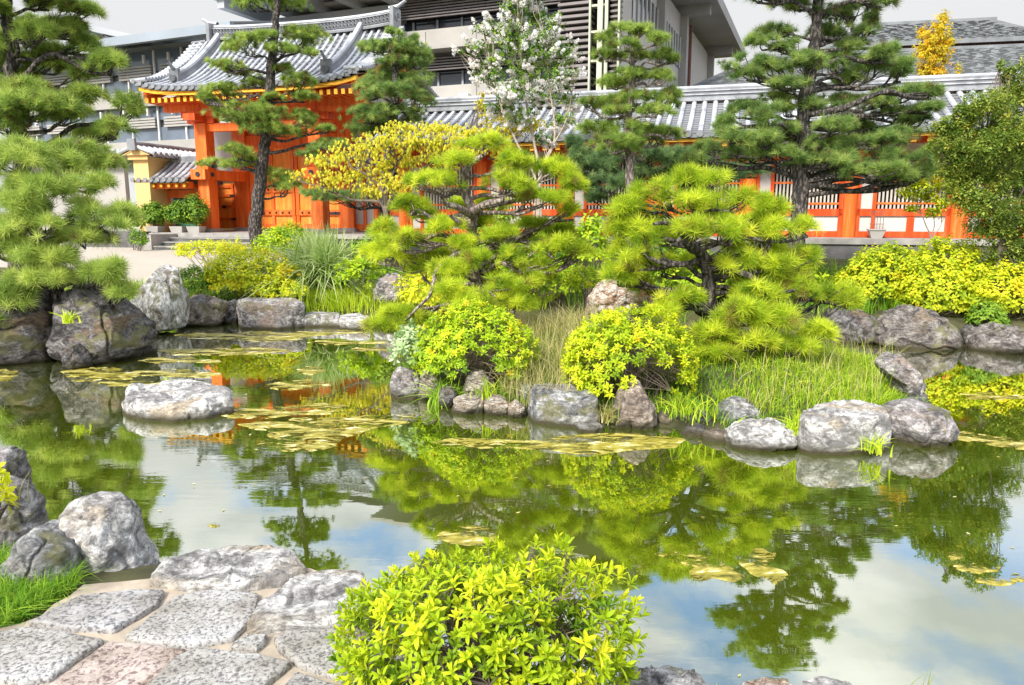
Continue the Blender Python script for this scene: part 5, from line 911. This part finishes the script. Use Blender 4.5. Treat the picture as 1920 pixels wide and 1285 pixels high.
for s, nm in ((sfl, 0), (sfr, 0)):
    def f(g):
        F.box(g, s-.5, s+.5, tf-.16, tf+.16, 4.752, 4.95); F.box(g, s-.75, s+.75, tf-.12, tf+.12, 4.95, 5.15); F.box(g, s-.22, s+.22, tf-.7, tf+.5, 4.80, 5.0)
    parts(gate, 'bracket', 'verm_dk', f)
z1 = F.inv(400, 328, tf)[1]
for sA, sB in ((sfl, sml), (sfr, smr)):
    def f(g): F.box(g, sA-.28, sA+.28, tf-.45, tm-.25, z1-.16, z1+.16)
    o = parts(gate, 'tie_beam', 'verm', f)
    def f2(g):
        cyl(g, F.P(sA, tf-.45, z1), F.P(sA, tf-.48, z1), .08, 10); cyl(g, F.P(sA+.28, tf-.1, z1), F.P(sA+.31, tf-.1, z1), .07, 10)
    child(o, sub(0, 'studs', 'iron', f2), gate)
def zz(py, px=550, t=tm): return F.inv(px, py, t)[1]
def f(g): F.box(g, sfl-.2, sfr+.6, tm-.2, tm+.2, 4.9, 5.3); F.box(g, sfl+.2, sfr-.2, tf-.12, tf+.12, 4.50, 4.745); F.box(g, sml+.25, smr-.25, tm-.15, tm+.15, 4.2, 4.55)
parts(gate, 'lintel', 'verm', f)
def f(g): F.box(g, sml+.25, smr-.25, tm-.06, tm+.06, 4.55, 4.9)
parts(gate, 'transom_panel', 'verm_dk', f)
sL = F.sz(404, tm)
def f(g): F.box(g, sL-.1, sml-.25, tm-.05, tm+.05, zz(330), 4.9)
parts(gate, 'plaster_panel', 'plaster', f)
sR2 = F.sz(705, tm)
def f(g): F.box(g, smr+.25, sR2, tm-.05, tm+.05, PZ+.25, 4.9)
parts(gate, 'plaster_panel', 'plaster', f)
def f(g):
    F.box(g, smr+.22, sR2+.1, tm-.1, tm+.1, PZ+.02, PZ+.25); F.box(g, smr+.25, sR2+.08, tm-.09, tm+.09, zz(378), zz(368)); F.box(g, F.sz(683, tm), F.sz(689, tm), tm-.08, tm+.08, PZ+.25, 4.9); F.box(g, sR2-.04, sR2+.12, tm-.1, tm+.1, PZ+.25, 4.9)
    F.box(g, sL-.15, sL, tm-.1, tm+.1, PZ+.02, 4.9); F.box(g, sL, sml-.25, tm-.09, tm+.09, zz(337), zz(328))
parts(gate, 'frame', 'verm', f)
smid = (sml+smr)/2
for k, (a, b) in enumerate(((sml+.26, smid-.01), (smid+.01, smr-.26))):
    def f(g): F.box(g, a, b, tm-.03, tm+.03, PZ+.1, 4.2)
    o = parts(gate, 'door', 'door', f)
    def f2(g):
        for y0, y1 in ((263, 278), (350, 361), (394, 404), (420, 428)): F.box(g, a+.01, b-.01, tm-.10, tm-.032, zz(y1), zz(y0))
        for s in (a+.01, b-.13, (a+b)/2-.06): F.box(g, s, s+.12, tm-.085, tm-.031, PZ+.11, 4.19)
    child(o, sub(0, 'batten', 'verm', f2), gate)
    def f3(g):
        for y0, y1 in ((263, 278), (350, 361), (394, 404)):
            for s in np.linspace(a+.25, b-.25, 6): cyl(g, F.P(s, tm-.10, (zz(y0)+zz(y1))/2), F.P(s, tm-.14, (zz(y0)+zz(y1))/2), .042, 8, .025)
        e = b-.6 if k else a+.02
        for y in (270, 400): F.box(g, e, e+.55, tm-.112, tm-.101, zz(y)-.05, zz(y)+.04)
    child(o, sub(0, 'stud', 'iron', f3), gate)
sw0, sw1 = F.sz(409, tm), F.sz(443, tm)
def f(g): F.box(g, sw0, sw1, tm-.04, tm+.04, PZ+.08, zz(343))
o = parts(gate, 'wicket_door', 'door', f)
def f2(g):
    for y in (349, 366, 387, 411): F.box(g, sw0+.01, sw1-.01, tm-.09, tm-.042, zz(y)-.045, zz(y)+.045)
    for s in (sw0+.005, sw1-.105): F.box(g, s, s+.1, tm-.08, tm-.041, PZ+.09, zz(343)-.01)
child(o, sub(0, 'batten', 'verm', f2), gate)
def f3(g):
    for y in (366, 411): F.box(g, sw1-.14, sw1+.08, tm-.125, tm-.1, zz(y)-.035, zz(y)+.035)
    F.box(g, sw0+.28, sw0+.42, tm-.125, tm-.095, zz(388)-.05, zz(388)+.05)
child(o, sub(0, 'hinge', 'iron', f3), gate)
# side wing of the gate with its own little roof
wing = thing('side_wing', 'low vermilion side wing with small tile roof and green glass', 'gate wing', F.P(F.sz(340, .4), .4, PZ))
w0, w1 = F.sz(296, .4), F.sz(384, .4); zw = F.inv(330, 338, -.4)[1]
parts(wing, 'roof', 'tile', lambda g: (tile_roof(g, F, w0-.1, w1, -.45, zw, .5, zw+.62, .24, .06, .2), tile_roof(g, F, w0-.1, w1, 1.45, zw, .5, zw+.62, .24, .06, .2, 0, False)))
def f(g): F.box(g, w0-.1, w1, .38, .62, zw+.6, zw+.78, .5); g.add(*tube(F.P([w0-.15, w1], [.5]*2, [zw+.82]*2), .07, 8), 1)
parts(wing, 'ridge', 'tile', f)
def f(g):
    F.box(g, w0-.1, w1, -.38, -.28, zw-.1, zw-.045)
    for s in np.arange(w0, w1, .3): cyl(g, F.P(s, -.36, zw-.17), F.P(s, -.40, zw-.17), .055, 8)
parts(wing, 'rafter_tips', 'yellow', f)
def f(g):
    F.box(g, w0-.1, w1, -.27, -.05, zw-.26, zw-.05); F.box(g, w0, w1, .3, .5, zw-.55, zw-.30)
    for px in (318, 380): s = F.sz(px, .4); F.box(g, s-.12, s+.12, .28, .52, PZ, zw-.3)
    F.box(g, w0, w1, .3, .5, PZ, PZ+.16)
    for s in np.arange(w0, w1, .3): F.box(g, s-.05, s+.05, -.34, .4, zw-.235, zw-.12)
parts(wing, 'frame', 'verm', f)
parts(wing, 'plaster_panel', 'plaster', lambda g: F.box(g, F.sz(321, .4), F.sz(329, .4), .35, .45, PZ+.16, zw-.55))
parts(wing, 'window', 'glass_g', lambda g: F.box(g, F.sz(329, .4), F.sz(379, .4), .38, .42, PZ+.16, zw-.55))
# ochre wall with coping, running back from the court
ow = thing('ochre_wall', 'ochre plaster wall end with gabled tile coping left of the gate', 'wall', F.P(F.sz(280, -.4), -.4, PZ))
so = F.sz(268, -.5); zt = F.inv(265, 300, -.5)[1]; zb = F.inv(265, 432, -.5)[1]
parts(ow, 'wall', 'ochre', lambda g: F.box(g, so-.22, so+.36, -.5, 6.5, .7, zt))
parts(ow, 'cornice', 'ochre', lambda g: (F.box(g, so-.32, so+.46, -.62, 6.55, zt, zt+.14), g.add(F.P([so-.5, so+.64, so+.07, so-.5, so+.64, so+.07], [-.7]*3+[6.6]*3, [zt+.14, zt+.14, zt+.36]*2), [[0, 1, 2], ]), g.add(F.P([so-.5, so+.64, so+.07, so-.5, so+.64, so+.07], [-.7]*3+[6.6]*3, [zt+.14, zt+.14, zt+.36]*2), [[0, 3, 4, 1], [1, 4, 5, 2], [2, 5, 3, 0]])))
FW = Frame(*F.P(so+.07, 0, 0)[:2], 16-90)       # s axis runs back along the wall
def f(g):
    Fq = Frame(0, 0, 0); Fq.o = F.P(so+.07, 0, 0)[:2]; Fq.e1 = F.e2; Fq.e2 = -F.e1
    tile_roof(g, Fq, -.72, 6.6, -.72, zt+.14, 0, zt+.40, .24, .06, .2); tile_roof(g, Fq, -.72, 6.6, .72, zt+.14, 0, zt+.40, .24, .06, .2)
parts(ow, 'coping', 'tile', f)
def f(g): F.box(g, so-.06, so+.20, -.76, 6.6, zt+.40, zt+.50, .5); g.add(*tube(F.P([so+.07]*2, [-.8, 6.6], [zt+.52]*2), .06, 8), 1); F.box(g, so-.08, so+.22, -.86, -.78, zt+.28, zt+.64, .4)
parts(ow, 'ridge', 'tile', f)
# low stone wall at the far left of the court and plain wall behind it
tag(recenter((lambda g: (F.box(g, F.sz(120, -1.2), F.sz(272, -1.2), -1.4, -1.0, .7, 1.32), g.build('stone_wall', M['stone_dk']))[1])(G()), F.P(F.sz(250, -1.2), -1.2, .8)), 'low dark stone wall left of the platform steps', 'wall')
lw = thing('grey_wall', 'plain grey wall with small tile coping behind the left pine', 'wall', F.P(F.sz(200, 3), 3, PZ))
a0, a1 = F.sz(60, 3), F.sz(243, 3); zl = F.inv(235, 300, 3)[1]
parts(lw, 'wall', 'concrete', lambda g: F.box(g, a0, a1, 2.9, 3.1, .7, zl)); parts(lw, 'coping', 'tile', lambda g: (tile_roof(g, F, a0, a1, 2.5, zl, 3.0, zl+.3, .24, .06, .2), tile_roof(g, F, a0, a1, 3.5, zl, 3.0, zl+.3, .24, .06, .2, 0, False)))
# platform and steps
pl = thing('stone_platform', 'long grey stone platform with steps under gate and corridor', 'platform', F.P(-15, -1.2, .84))
p0, p1 = F.sz(276, -1.25), 9.5
parts(pl, 'slab', 'stone', lambda g: F.box(g, p0, p1, -1.25, 9, PZ-.13, PZ)); parts(pl, 'base', 'stone_dk', lambda g: F.box(g, p0+.05, p1, -1.2, 9, .6, PZ-.13))
s0, s1 = F.sz(330, -1.25), F.sz(640, -1.25)
for k in range(3): parts(pl, 'step', 'stone_dk' if 1 else 'stone', lambda g: (F.box(g, s0, s1, -1.25-.36*(k+1), -1.25-.36*k-.001, .6, PZ-.12*(k+1))))
parts(pl, 'step_edge', 'stone', lambda g: [F.box(g, s0-.004, s1, -1.25-.36*(k+1)-.015, -1.25-.36*(k+1)+.1, PZ-.12*(k+1)-.035, PZ-.12*(k+1)+.003) for k in range(3)] and None)
parts(pl, 'cheek_block', 'stone', lambda g: F.box(g, s0-.55, s0-.005, -2.4, -1.26, .6, PZ-.02))
# ---- corridor
cor = thing('temple_corridor', 'long vermilion temple corridor with grey tile roof and lattice windows', 'corridor', F.P(-4, 0, PZ))
c0, c1 = -13.2, 9.2; bay = 2.49
cE, czE, cR, czR = -1.1, 3.86, 1.6, 5.0
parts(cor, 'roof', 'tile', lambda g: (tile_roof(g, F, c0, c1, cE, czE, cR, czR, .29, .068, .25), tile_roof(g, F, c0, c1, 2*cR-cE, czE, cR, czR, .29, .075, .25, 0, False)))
def f(g):
    for w, z0_, z1_, tn in ((.2, -.02, .08, .6), (.16, .08, .14, .25), (.19, .14, .17, 1), (.16, .17, .24, .3), (.19, .24, .27, 1), (.16, .27, .33, .4)): F.box(g, c0, c1, cR-w, cR+w, czR+z0_+.05, czR+z1_+.05, tn)
    g.add(*tube(F.P([c0, c1], [cR]*2, [czR+.40]*2), .07, 10), 1)
parts(cor, 'ridge', 'tile', f)
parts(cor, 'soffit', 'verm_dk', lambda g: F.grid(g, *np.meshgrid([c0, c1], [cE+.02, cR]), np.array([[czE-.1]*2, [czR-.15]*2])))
parts(cor, 'eave_fascia', 'yellow', lambda g: F.box(g, c0, c1, cE+.03, cE+.13, czE-.16, czE-.085))
for s in np.arange(c0+.2, c1, .36):
    o = parts(cor, 'rafter', 'verm', lambda g: g.add(F.P([s-.055, s+.055, s+.055, s-.055]*2, [cE+.16]*4+[.2]*4, [czE-.28, czE-.28, czE-.165, czE-.165, czE+.08, czE+.08, czE+.2, czE+.2]), [[0, 3, 2, 1], [0, 1, 5, 4], [1, 2, 6, 5], [2, 3, 7, 6], [3, 0, 4, 7]]) and None)
    child(o, sub(0, 'rafter_tip', 'yellow', lambda g: F.box(g, s-.06, s+.06, cE+.13, cE+.158, czE-.285, czE-.16)), cor)
zc = lambda py: F.inv(1535, py, 0)[1]
zlt = 3.26
for k in range(-5, 4):
    s = k*bay-.1
    parts(cor, 'column', 'verm', lambda g: cyl(g, F.P(s, 0, PZ), F.P(s, 0, 3.55), .165, 20), True)
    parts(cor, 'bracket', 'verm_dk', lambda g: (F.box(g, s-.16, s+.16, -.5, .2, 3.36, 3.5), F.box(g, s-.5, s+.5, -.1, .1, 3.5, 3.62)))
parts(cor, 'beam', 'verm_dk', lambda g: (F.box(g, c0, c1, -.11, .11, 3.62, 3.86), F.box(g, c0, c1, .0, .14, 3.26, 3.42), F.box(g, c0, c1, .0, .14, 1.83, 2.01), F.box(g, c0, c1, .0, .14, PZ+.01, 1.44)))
parts(cor, 'wall_panel', 'plaster', lambda g: (F.box(g, c0, c1, .05, .1, 1.44, 1.83), F.box(g, c0, c1, .05, .1, 3.42, 3.62)))
parts(cor, 'interior_shade_wall', 'dark', lambda g: F.box(g, c0, c1, 3.0, 3.1, PZ, 3.9))  # near-black plane added as the shaded inside behind the lattice
for k in range(-5, 4):
    a = k*bay-.1
    for b0 in (a+.2, ):
        pw = .28
        def f(g):
            F.box(g, a+.17, a+.24, -.0, .13, 1.44, 3.26); F.box(g, a+.24+pw, a+.33+pw, .0, .13, 1.44, 3.26); F.box(g, a+bay-.27, a+bay-.17, .0, .13, 1.44, 3.26); F.box(g, a+1.35, a+1.52, .02, .12, 1.44, 1.83)
        parts(cor, 'frame', 'verm_dk', f)
        parts(cor, 'wall_panel', 'plaster', lambda g: F.box(g, a+.24, a+.24+pw, .05, .1, 2.01, 3.26))
        x0, x1 = a+.33+pw, a+bay-.27
        w = parts(cor, 'lattice_window', 'lattice', lambda g: [F.box(g, s, s+.045, .04, .085, 2.01, 3.26) for s in np.arange(x0+.04, x1-.04, .092)] and None)
        child(w, sub(0, 'rail', 'verm', lambda g: (F.box(g, x0, x1, .03, .095, 2.12, 2.17), F.box(g, x0, x1, .03, .095, 2.66, 2.71))), cor)
# planter with a climbing frame in front of the corridor
tp = -.35; sp0, sp1 = F.sz(1632, tp), F.sz(1660, tp)
pt = thing('planter', 'white tapered planter with a thin trellis against the corridor wall', 'planter', F.P((sp0+sp1)/2, tp, PZ))
def f(g):
    a, b = sp0, sp1; V = F.P([a+.05, b-.05, b-.05, a+.05, a-.02, b+.02, b+.02, a-.02], [tp-.12, tp-.12, tp+.12, tp+.12, tp-.17, tp-.17, tp+.17, tp+.17], [PZ]*4+[PZ+.2]*4); g.add(V, [[0, 1, 5, 4], [1, 2, 6, 5], [2, 3, 7, 6], [3, 0, 4, 7], [4, 5, 6, 7]]); F.box(g, a-.04, b+.04, tp-.19, tp+.19, PZ+.2, PZ+.225)
parts(pt, 'pot', 'concrete', f)
parts(pt, 'trellis', 'stem', lambda g: [g.add(*tube(F.P([s, s], [tp]*2, [PZ+.2, PZ+.68]), .008, 5)) for s in np.linspace(sp0+.03, sp1-.03, 5)] and [g.add(*tube(F.P([sp0, sp1], [tp]*2, [z]*2), .008, 5)) for z in (PZ+.35, PZ+.65)] and None)
# potted plants left of the gate
PG = 'white planters with green shrubs left of the gate'
for i, (px, ww, lb) in enumerate(((289, .26, 'white planter with dark leafy shrub nearest the ochre wall'), (334, .26, 'white planter with shrub between the two others'), (366, .26, 'white planter with taller leafy shrub nearest the vermilion post'))):
    t_ = -.55; s = F.sz(px, t_); T = thing('potted_shrub', lb, 'potted plant', F.P(s, t_, PZ), PG); rr = np.random.default_rng(200+i)
    parts(T, 'pot', 'concrete', lambda g: g.add(F.P(np.array([-.2, .2, .2, -.2, -.25, .25, .25, -.25])+s, np.array([-.14, -.14, .14, .14, -.18, -.18, .18, .18])+t_, [PZ]*4+[PZ+.2]*4), [[0, 1, 5, 4], [1, 2, 6, 5], [2, 3, 7, 6], [3, 0, 4, 7], [4, 5, 6, 7]]))
    def f(g):
        n = 260; d = unit(rr.normal(size=(n, 3))); h = (.36, .36, .48)[i]; c = F.P(s, t_, PZ+.25+h); P = c+d*np.array([.44, .3, h])*(.6+.4*rr.random((n, 1))); scatter(g, SPRAY, P, unit(d+np.array([0, 0, .5])), .12*rr.uniform(.7, 1.2, n), .5+.25*rr.normal(size=n), rr)
    parts(T, 'foliage', 'leaf', f)
    parts(T, 'stem', 'stem', lambda g: [g.add(*tube(spline([F.P(s, t_, PZ+.15), F.P(s+rr.normal()*.1, t_, PZ+.5), F.P(s+rr.normal()*.25, t_, PZ+.9)], 8), .01, 5)) for _ in range(6)] and None)
# ------------------------------------------------------------------ modern concrete building behind
c_ = at(1142, 100, 40); Mo = Frame(c_[0], c_[1], 22)
mb = thing('concrete_building', 'large modern concrete building with louvres and deep eaves behind the gate', 'building', (c_[0], c_[1], .8))
zm = lambda px, py, t=0: Mo.inv(px, py, t)[1]
sm_ = lambda px, t=0: Mo.sz(px, t)
X0 = sm_(560); X1 = sm_(1050)
rows = lambda py: zm(900, py)
parts(mb, 'wall', 'dark', lambda g: Mo.box(g, X0, X1, 1.6, 12, .5, rows(-160)))
parts(mb, 'window_band', 'glass', lambda g: [Mo.box(g, X0, X1, 1.2, 1.5, rows(b), rows(a)) for a, b in ((18, 46), (122, 156), (200, 240), (-120, -60))] and None)
parts(mb, 'balcony', 'concrete', lambda g: [(Mo.box(g, X0, X1, 0, .3, rows(b-6), rows(a)), Mo.box(g, X0, X1, -.5, 1.6, rows(b), rows(b-6)-.002)) for a, b in ((46, 88), (156, 190), (240, 280), (-60, -20))] and None)
for k in range(int((X1-X0)/3.1)):
    for a, b in ((46, 88), (156, 190)): parts(mb, 'balcony_panel', 'concrete', lambda g: Mo.box(g, X0+k*3.1+.08, X0+k*3.1+3.0, -.06, -.002, rows(b-8), rows(a+4)))
parts(mb, 'louvre', 'louvre', lambda g: [Mo.box(g, X0, X1, .5-.04, .62, z, z+.07) for a, b in ((-20, 18), (98, 122)) for z in np.arange(rows(b), rows(a), .15)] and None)
parts(mb, 'mullion', 'concrete_g', lambda g: [Mo.box(g, s, s+.12, 1.1, 1.19, rows(b), rows(a)) for a, b in ((18, 46), (122, 156)) for s in np.arange(X0, X1, 1.55)] and None)
parts(mb, 'pier', 'concrete', lambda g: [Mo.box(g, sm_(p), sm_(p+14), .2, 1.6, .5, rows(46)) for p in (752, )] and None)
parts(mb, 'air_conditioner', 'white', lambda g: [Mo.box(g, sm_(p), sm_(p+18), -.45, -.1, rows(y+14), rows(y)) for p, y in ((786, 74), (868, 176), (940, 74))] and None)
# vertical louvre block
parts(mb, 'louvre_block', 'louvre', lambda g: [Mo.box(g, sm_(1052), sm_(1110), -.9, -.1, z, z+.13) for z in np.arange(.8, rows(-150), .30)] and None)
parts(mb, 'louvre_back', 'dark', lambda g: Mo.box(g, sm_(1053), sm_(1109), -.6, 6, .5, rows(-150)))
parts(mb, 'stair_frame', 'pipe', lambda g: ([Mo.box(g, sm_(p), sm_(p+w), -1.1, -.9, .5, rows(-150)) for p, w in ((1109, 3), (1124, 9), (1137, 5), (1160, 3))], [Mo.box(g, sm_(1109), sm_(1135), -1.0, -.6, rows(y), rows(y-4)) for y in (-40, 5, 45, 90, 140)]) and None)
parts(mb, 'louvre_block', 'louvre', lambda g: [Mo.box(g, sm_(1142), sm_(1160), -.7, -.1, z, z+.10) for z in np.arange(.8, rows(-150), .26)] and None)
# wing receding to the right
aw = sm_(1160)
wp = lambda px, py: Mo.inv2(px, py, aw)
tW1 = wp(1336, 100)[0]; ztop = rows(-170)
parts(mb, 'wing_wall', 'plaster', lambda g: Mo.box(g, aw-.4, aw, -.3, tW1, .5, wp(1300, 62)[1]))
zlo, zhi = wp(1240, 95)[1], wp(1240, 28)[1]
def strip(g, p0_, p1_, n):
    t0_, t1_ = wp(p0_, 50)[0], wp(p1_, 50)[0]; Mo.box(g, aw+.003, aw+.05, t0_, t1_, zlo, zhi)
for p0_, p1_, n in ((1184, 1230, 7), (1238, 1274, 8)):
    o = parts(mb, 'window', 'glass', lambda g: strip(g, p0_, p1_, n)); t0_, t1_ = wp(p0_, 50)[0], wp(p1_, 50)[0]
    child(o, sub(0, 'window_frame', 'white', lambda g: [Mo.box(g, aw+.052, aw+.12, t, t+.12, zlo, zhi) for t in np.linspace(t0_, t1_, n)] and None), mb)
for p in (1232, 1276, 1330): parts(mb, 'wing_column', 'concrete', lambda g: Mo.box(g, aw+.002, aw+.5, wp(p, 60)[0]-.3, wp(p, 60)[0]+.3, .5, wp(1300, 62)[1]))
parts(mb, 'pipe', 'brick', lambda g: cyl(g, Mo.P(aw+.2, wp(1290, 60)[0], .5), Mo.P(aw+.2, wp(1290, 60)[0], wp(1300, 62)[1]), .12, 8))
ze = wp(1300, 62)[1]
for p in (1195, 1232, 1276, 1330): parts(mb, 'eave_beam', 'concrete', lambda g: Mo.box(g, aw-.39, aw+2.0, wp(p, 60)[0]-.3, wp(p, 60)[0]+.3, ze-.15, ze+.55))
parts(mb, 'roof', 'concrete', lambda g: (Mo.box(g, aw-14, aw+2.4, -3, tW1+2.2, ze+.55, ze+.75), Mo.box(g, aw+2.35, aw+2.55, -3.05, tW1+2.3, ze+.5, ze+1.25)))
parts(mb, 'roof_tiles', 'metalroof', lambda g: g.add(Mo.P([aw-14, aw+2.5, aw+2.5, aw-14], [-3, -3, tW1+2.2, tW1+2.2], [ze+6, ze+1.3, ze+1.3, ze+6]), [[0, 1, 2, 3]]))
parts(mb, 'front_eave', 'concrete_g', lambda g: (Mo.box(g, X0-3, sm_(748), -3.5, 1, zm(640, 2), zm(640, -12)), [Mo.box(g, s, s+.5, -3.2, 1, zm(640, 22), zm(640, 2)-.002) for s in np.arange(X0-2.5, sm_(748), 2.4)], Mo.box(g, X0-1, sm_(748), -.2, 1.4, zm(640, 60), zm(640, 22))) and None)
# second modern block at the left
c2 = at(390, 100, 42); Ml = Frame(c2[0], c2[1], 24)
lb = thing('office_building', 'long grey office building with glass bands and sloped metal roof at the left', 'building', (c2[0], c2[1], .8))
zn = lambda py, t=0: Ml.inv(330, py, t)[1]; A0, A1 = Ml.sz(40, 0), Ml.sz(480, 0)
parts(lb, 'wall', 'concrete_g', lambda g: Ml.box(g, A0, A1, .5, 12, .5, zn(75)))
o = parts(lb, 'window_band', 'glass_b', lambda g: [Ml.box(g, A0, A1, .2, .45, zn(b), zn(a)) for a, b in ((88, 128), (140, 166), (196, 222), (236, 262))] and None)
for a, b in ((118, 142), (218, 237)):
    for s in np.arange(A0, A1-2.8, 3.3): parts(lb, 'louvre_panel', 'concrete', lambda g: [Ml.box(g, s, s+2.6, .0, .19, z, z+.11) for z in np.arange(zn(b), zn(a), .15)] and None)
parts(lb, 'balcony', 'concrete', lambda g: [Ml.box(g, A0, A1, -.2, .5, zn(b), zn(a)) for a, b in ((167, 196), (263, 300))] and None)
parts(lb, 'mullion', 'white', lambda g: [Ml.box(g, s, s+.1, .08, .18, zn(b), zn(a)) for a, b in ((88, 166), (196, 262)) for s in np.arange(A0, A1, 2.1)] and None)
parts(lb, 'lamp_strips', 'white', lambda g: [Ml.box(g, s, s+.12, -.1, .02, zn(b), zn(a)) for a, b in ((97, 113), (200, 214)) for s in np.arange(A0+.6, A1, 1.9)] and None)  # white paint stands in for lit lamp strips in the glazing
def f(g):
    Ml.box(g, A0, A1+.5, -1.6, -1.3, zn(88), zn(72)); g.add(Ml.P([A0, A1+.5, A1+.5, A0]*2, [-1.6, -1.6, 10, 10]*2, [zn(74), zn(74), zn(74)+2.6, zn(74)+2.6, zn(72), zn(72), zn(72)+2.6, zn(72)+2.6]), [[4, 5, 6, 7], [1, 2, 6, 5], [0, 3, 2, 1]])
parts(lb, 'roof', 'metalroof', f)
parts(lb, 'upper_storey', 'concrete', lambda g: Ml.box(g, A0, Ml.sz(285, 8), 8, 16, zn(75), zn(60, 8)))
cu = at(150, 45, 50); 
parts(lb, 'upper_roof', 'concrete_g', lambda g: (lambda a, b: g.add([a, b, b+[1, 8, .4], a+[-4, 8, 1], a-[0, 0, .5], b-[0, 0, .3], b+[1, 8, 0], a+[-4, 8, .4]], [[0, 1, 2, 3], [7, 6, 5, 4], [0, 4, 5, 1], [1, 5, 6, 2]]))(at(20, 12, 50), at(283, 73, 50)))
parts(lb, 'eave_joists', 'concrete', lambda g: [(lambda a: g.add(*tube([a-np.array([0, 0, .45]), a+np.array([.2, 3, -.45])], .14, 4)))(at(140+k*26, 40+k*6.4, 50)) for k in range(5)] and None)
# hall with hipped slate roofs on the right
c3 = at(1600, 100, 44); Mr = Frame(c3[0], c3[1], 12)
hb = thing('tiled_hall', 'low hall with two tiers of hipped grey-green slate roofs on the right', 'building', (c3[0], c3[1], .8))
RH = np.random.default_rng(77)
def hip(g, e0, e1, yE, r0_, r1_, yR, tE_, dR):
    """eave pixels e0..e1 at row yE on plane tE_, ridge pixels on plane tE_+dR"""
    a, b = Mr.sz(e0, tE_), Mr.sz(e1, tE_); ze_ = Mr.inv((e0+e1)/2, yE, tE_)[1]; c, d = Mr.sz(r0_, tE_+dR), Mr.sz(r1_, tE_+dR); zr_ = Mr.inv((r0_+r1_)/2, yR, tE_+dR)[1]
    n = 34
    for k in range(n):
        f0, f1 = k/n, (k+1)/n; L0, L1, R0, R1 = a+(c-a)*f0, a+(c-a)*f1, b+(d-b)*f0, b+(d-b)*f1; T0, T1 = tE_+dR*f0, tE_+dR*f1; Z0, Z1 = ze_+(zr_-ze_)*f0, ze_+(zr_-ze_)*f1
        g.add(Mr.P([L0, R0, R1, L1], [T0, T0, T1, T1], [Z0+.05, Z0+.05, Z1, Z1]), [[0, 1, 2, 3]])
        g.add(Mr.P([L0, R0, R0, L0], [T0-.05]*4, [Z0-.12, Z0-.12, Z0+.052, Z0+.052]), [[0, 1, 2, 3]])
        q = L0+.3+RH.uniform(0, .5)
        while q < R0-.9:
            w_ = RH.uniform(.3, .75); g.add(Mr.P([q, q+w_, q+w_, q], [T0-.05, T0-.05, T1-.05, T1-.05], [Z0+.075, Z0+.075, Z1+.03, Z1+.03]), [[0, 1, 2, 3]]); q += w_+RH.uniform(.08, .6)
        B0, B1 = tE_+2*dR-dR*f0, tE_+2*dR-dR*f1
        g.add(Mr.P([R0, R0, R1, R1], [T0, B0, B1, T1], [Z0+.05, Z0+.05, Z1, Z1]), [[0, 1, 2, 3]]); g.add(Mr.P([L0, L0, L1, L1], [B0, T0, T1, B1], [Z0+.05, Z0+.05, Z1, Z1]), [[0, 1, 2, 3]]); g.add(Mr.P([R0, L0, L1, R1], [B0, B0, B1, B1], [Z0+.05, Z0+.05, Z1, Z1]), [[0, 1, 2, 3]])
    Mr.box(g, a, b, tE_-.1, tE_+.05, ze_-.22, ze_+.05); Mr.box(g, c, d, tE_+dR-.15, tE_+dR+.15, zr_-.05, zr_+.2)
    return a, b, ze_, zr_
parts(hb, 'upper_roof', 'slate', lambda g: hip(g, 1500, 1945, 78, 1600, 1830, 46, 7, 4) and None)
parts(hb, 'lower_roof', 'slate', lambda g: hip(g, 1290, 2080, 148, 1400, 1990, 98, 0, 7) and None)
parts(hb, 'wall', 'brick', lambda g: (Mr.box(g, Mr.sz(1520, 8), Mr.sz(1930, 8), 7.6, 13.4, Mr.inv(1700, 120, 8)[1], Mr.inv(1700, 79, 8)[1]), Mr.box(g, Mr.sz(1320, 1.2), Mr.sz(2030, 1.2), 1.2, 12.8, .5, Mr.inv(1700, 152, 1.2)[1])) and None)
parts(hb, 'eave_underside', 'louvre', lambda g: Mr.box(g, Mr.sz(1292, 0), Mr.sz(2078, 0), .06, 13.9, Mr.inv(1685, 150, 0)[1]-.25, Mr.inv(1685, 150, 0)[1]-.1))
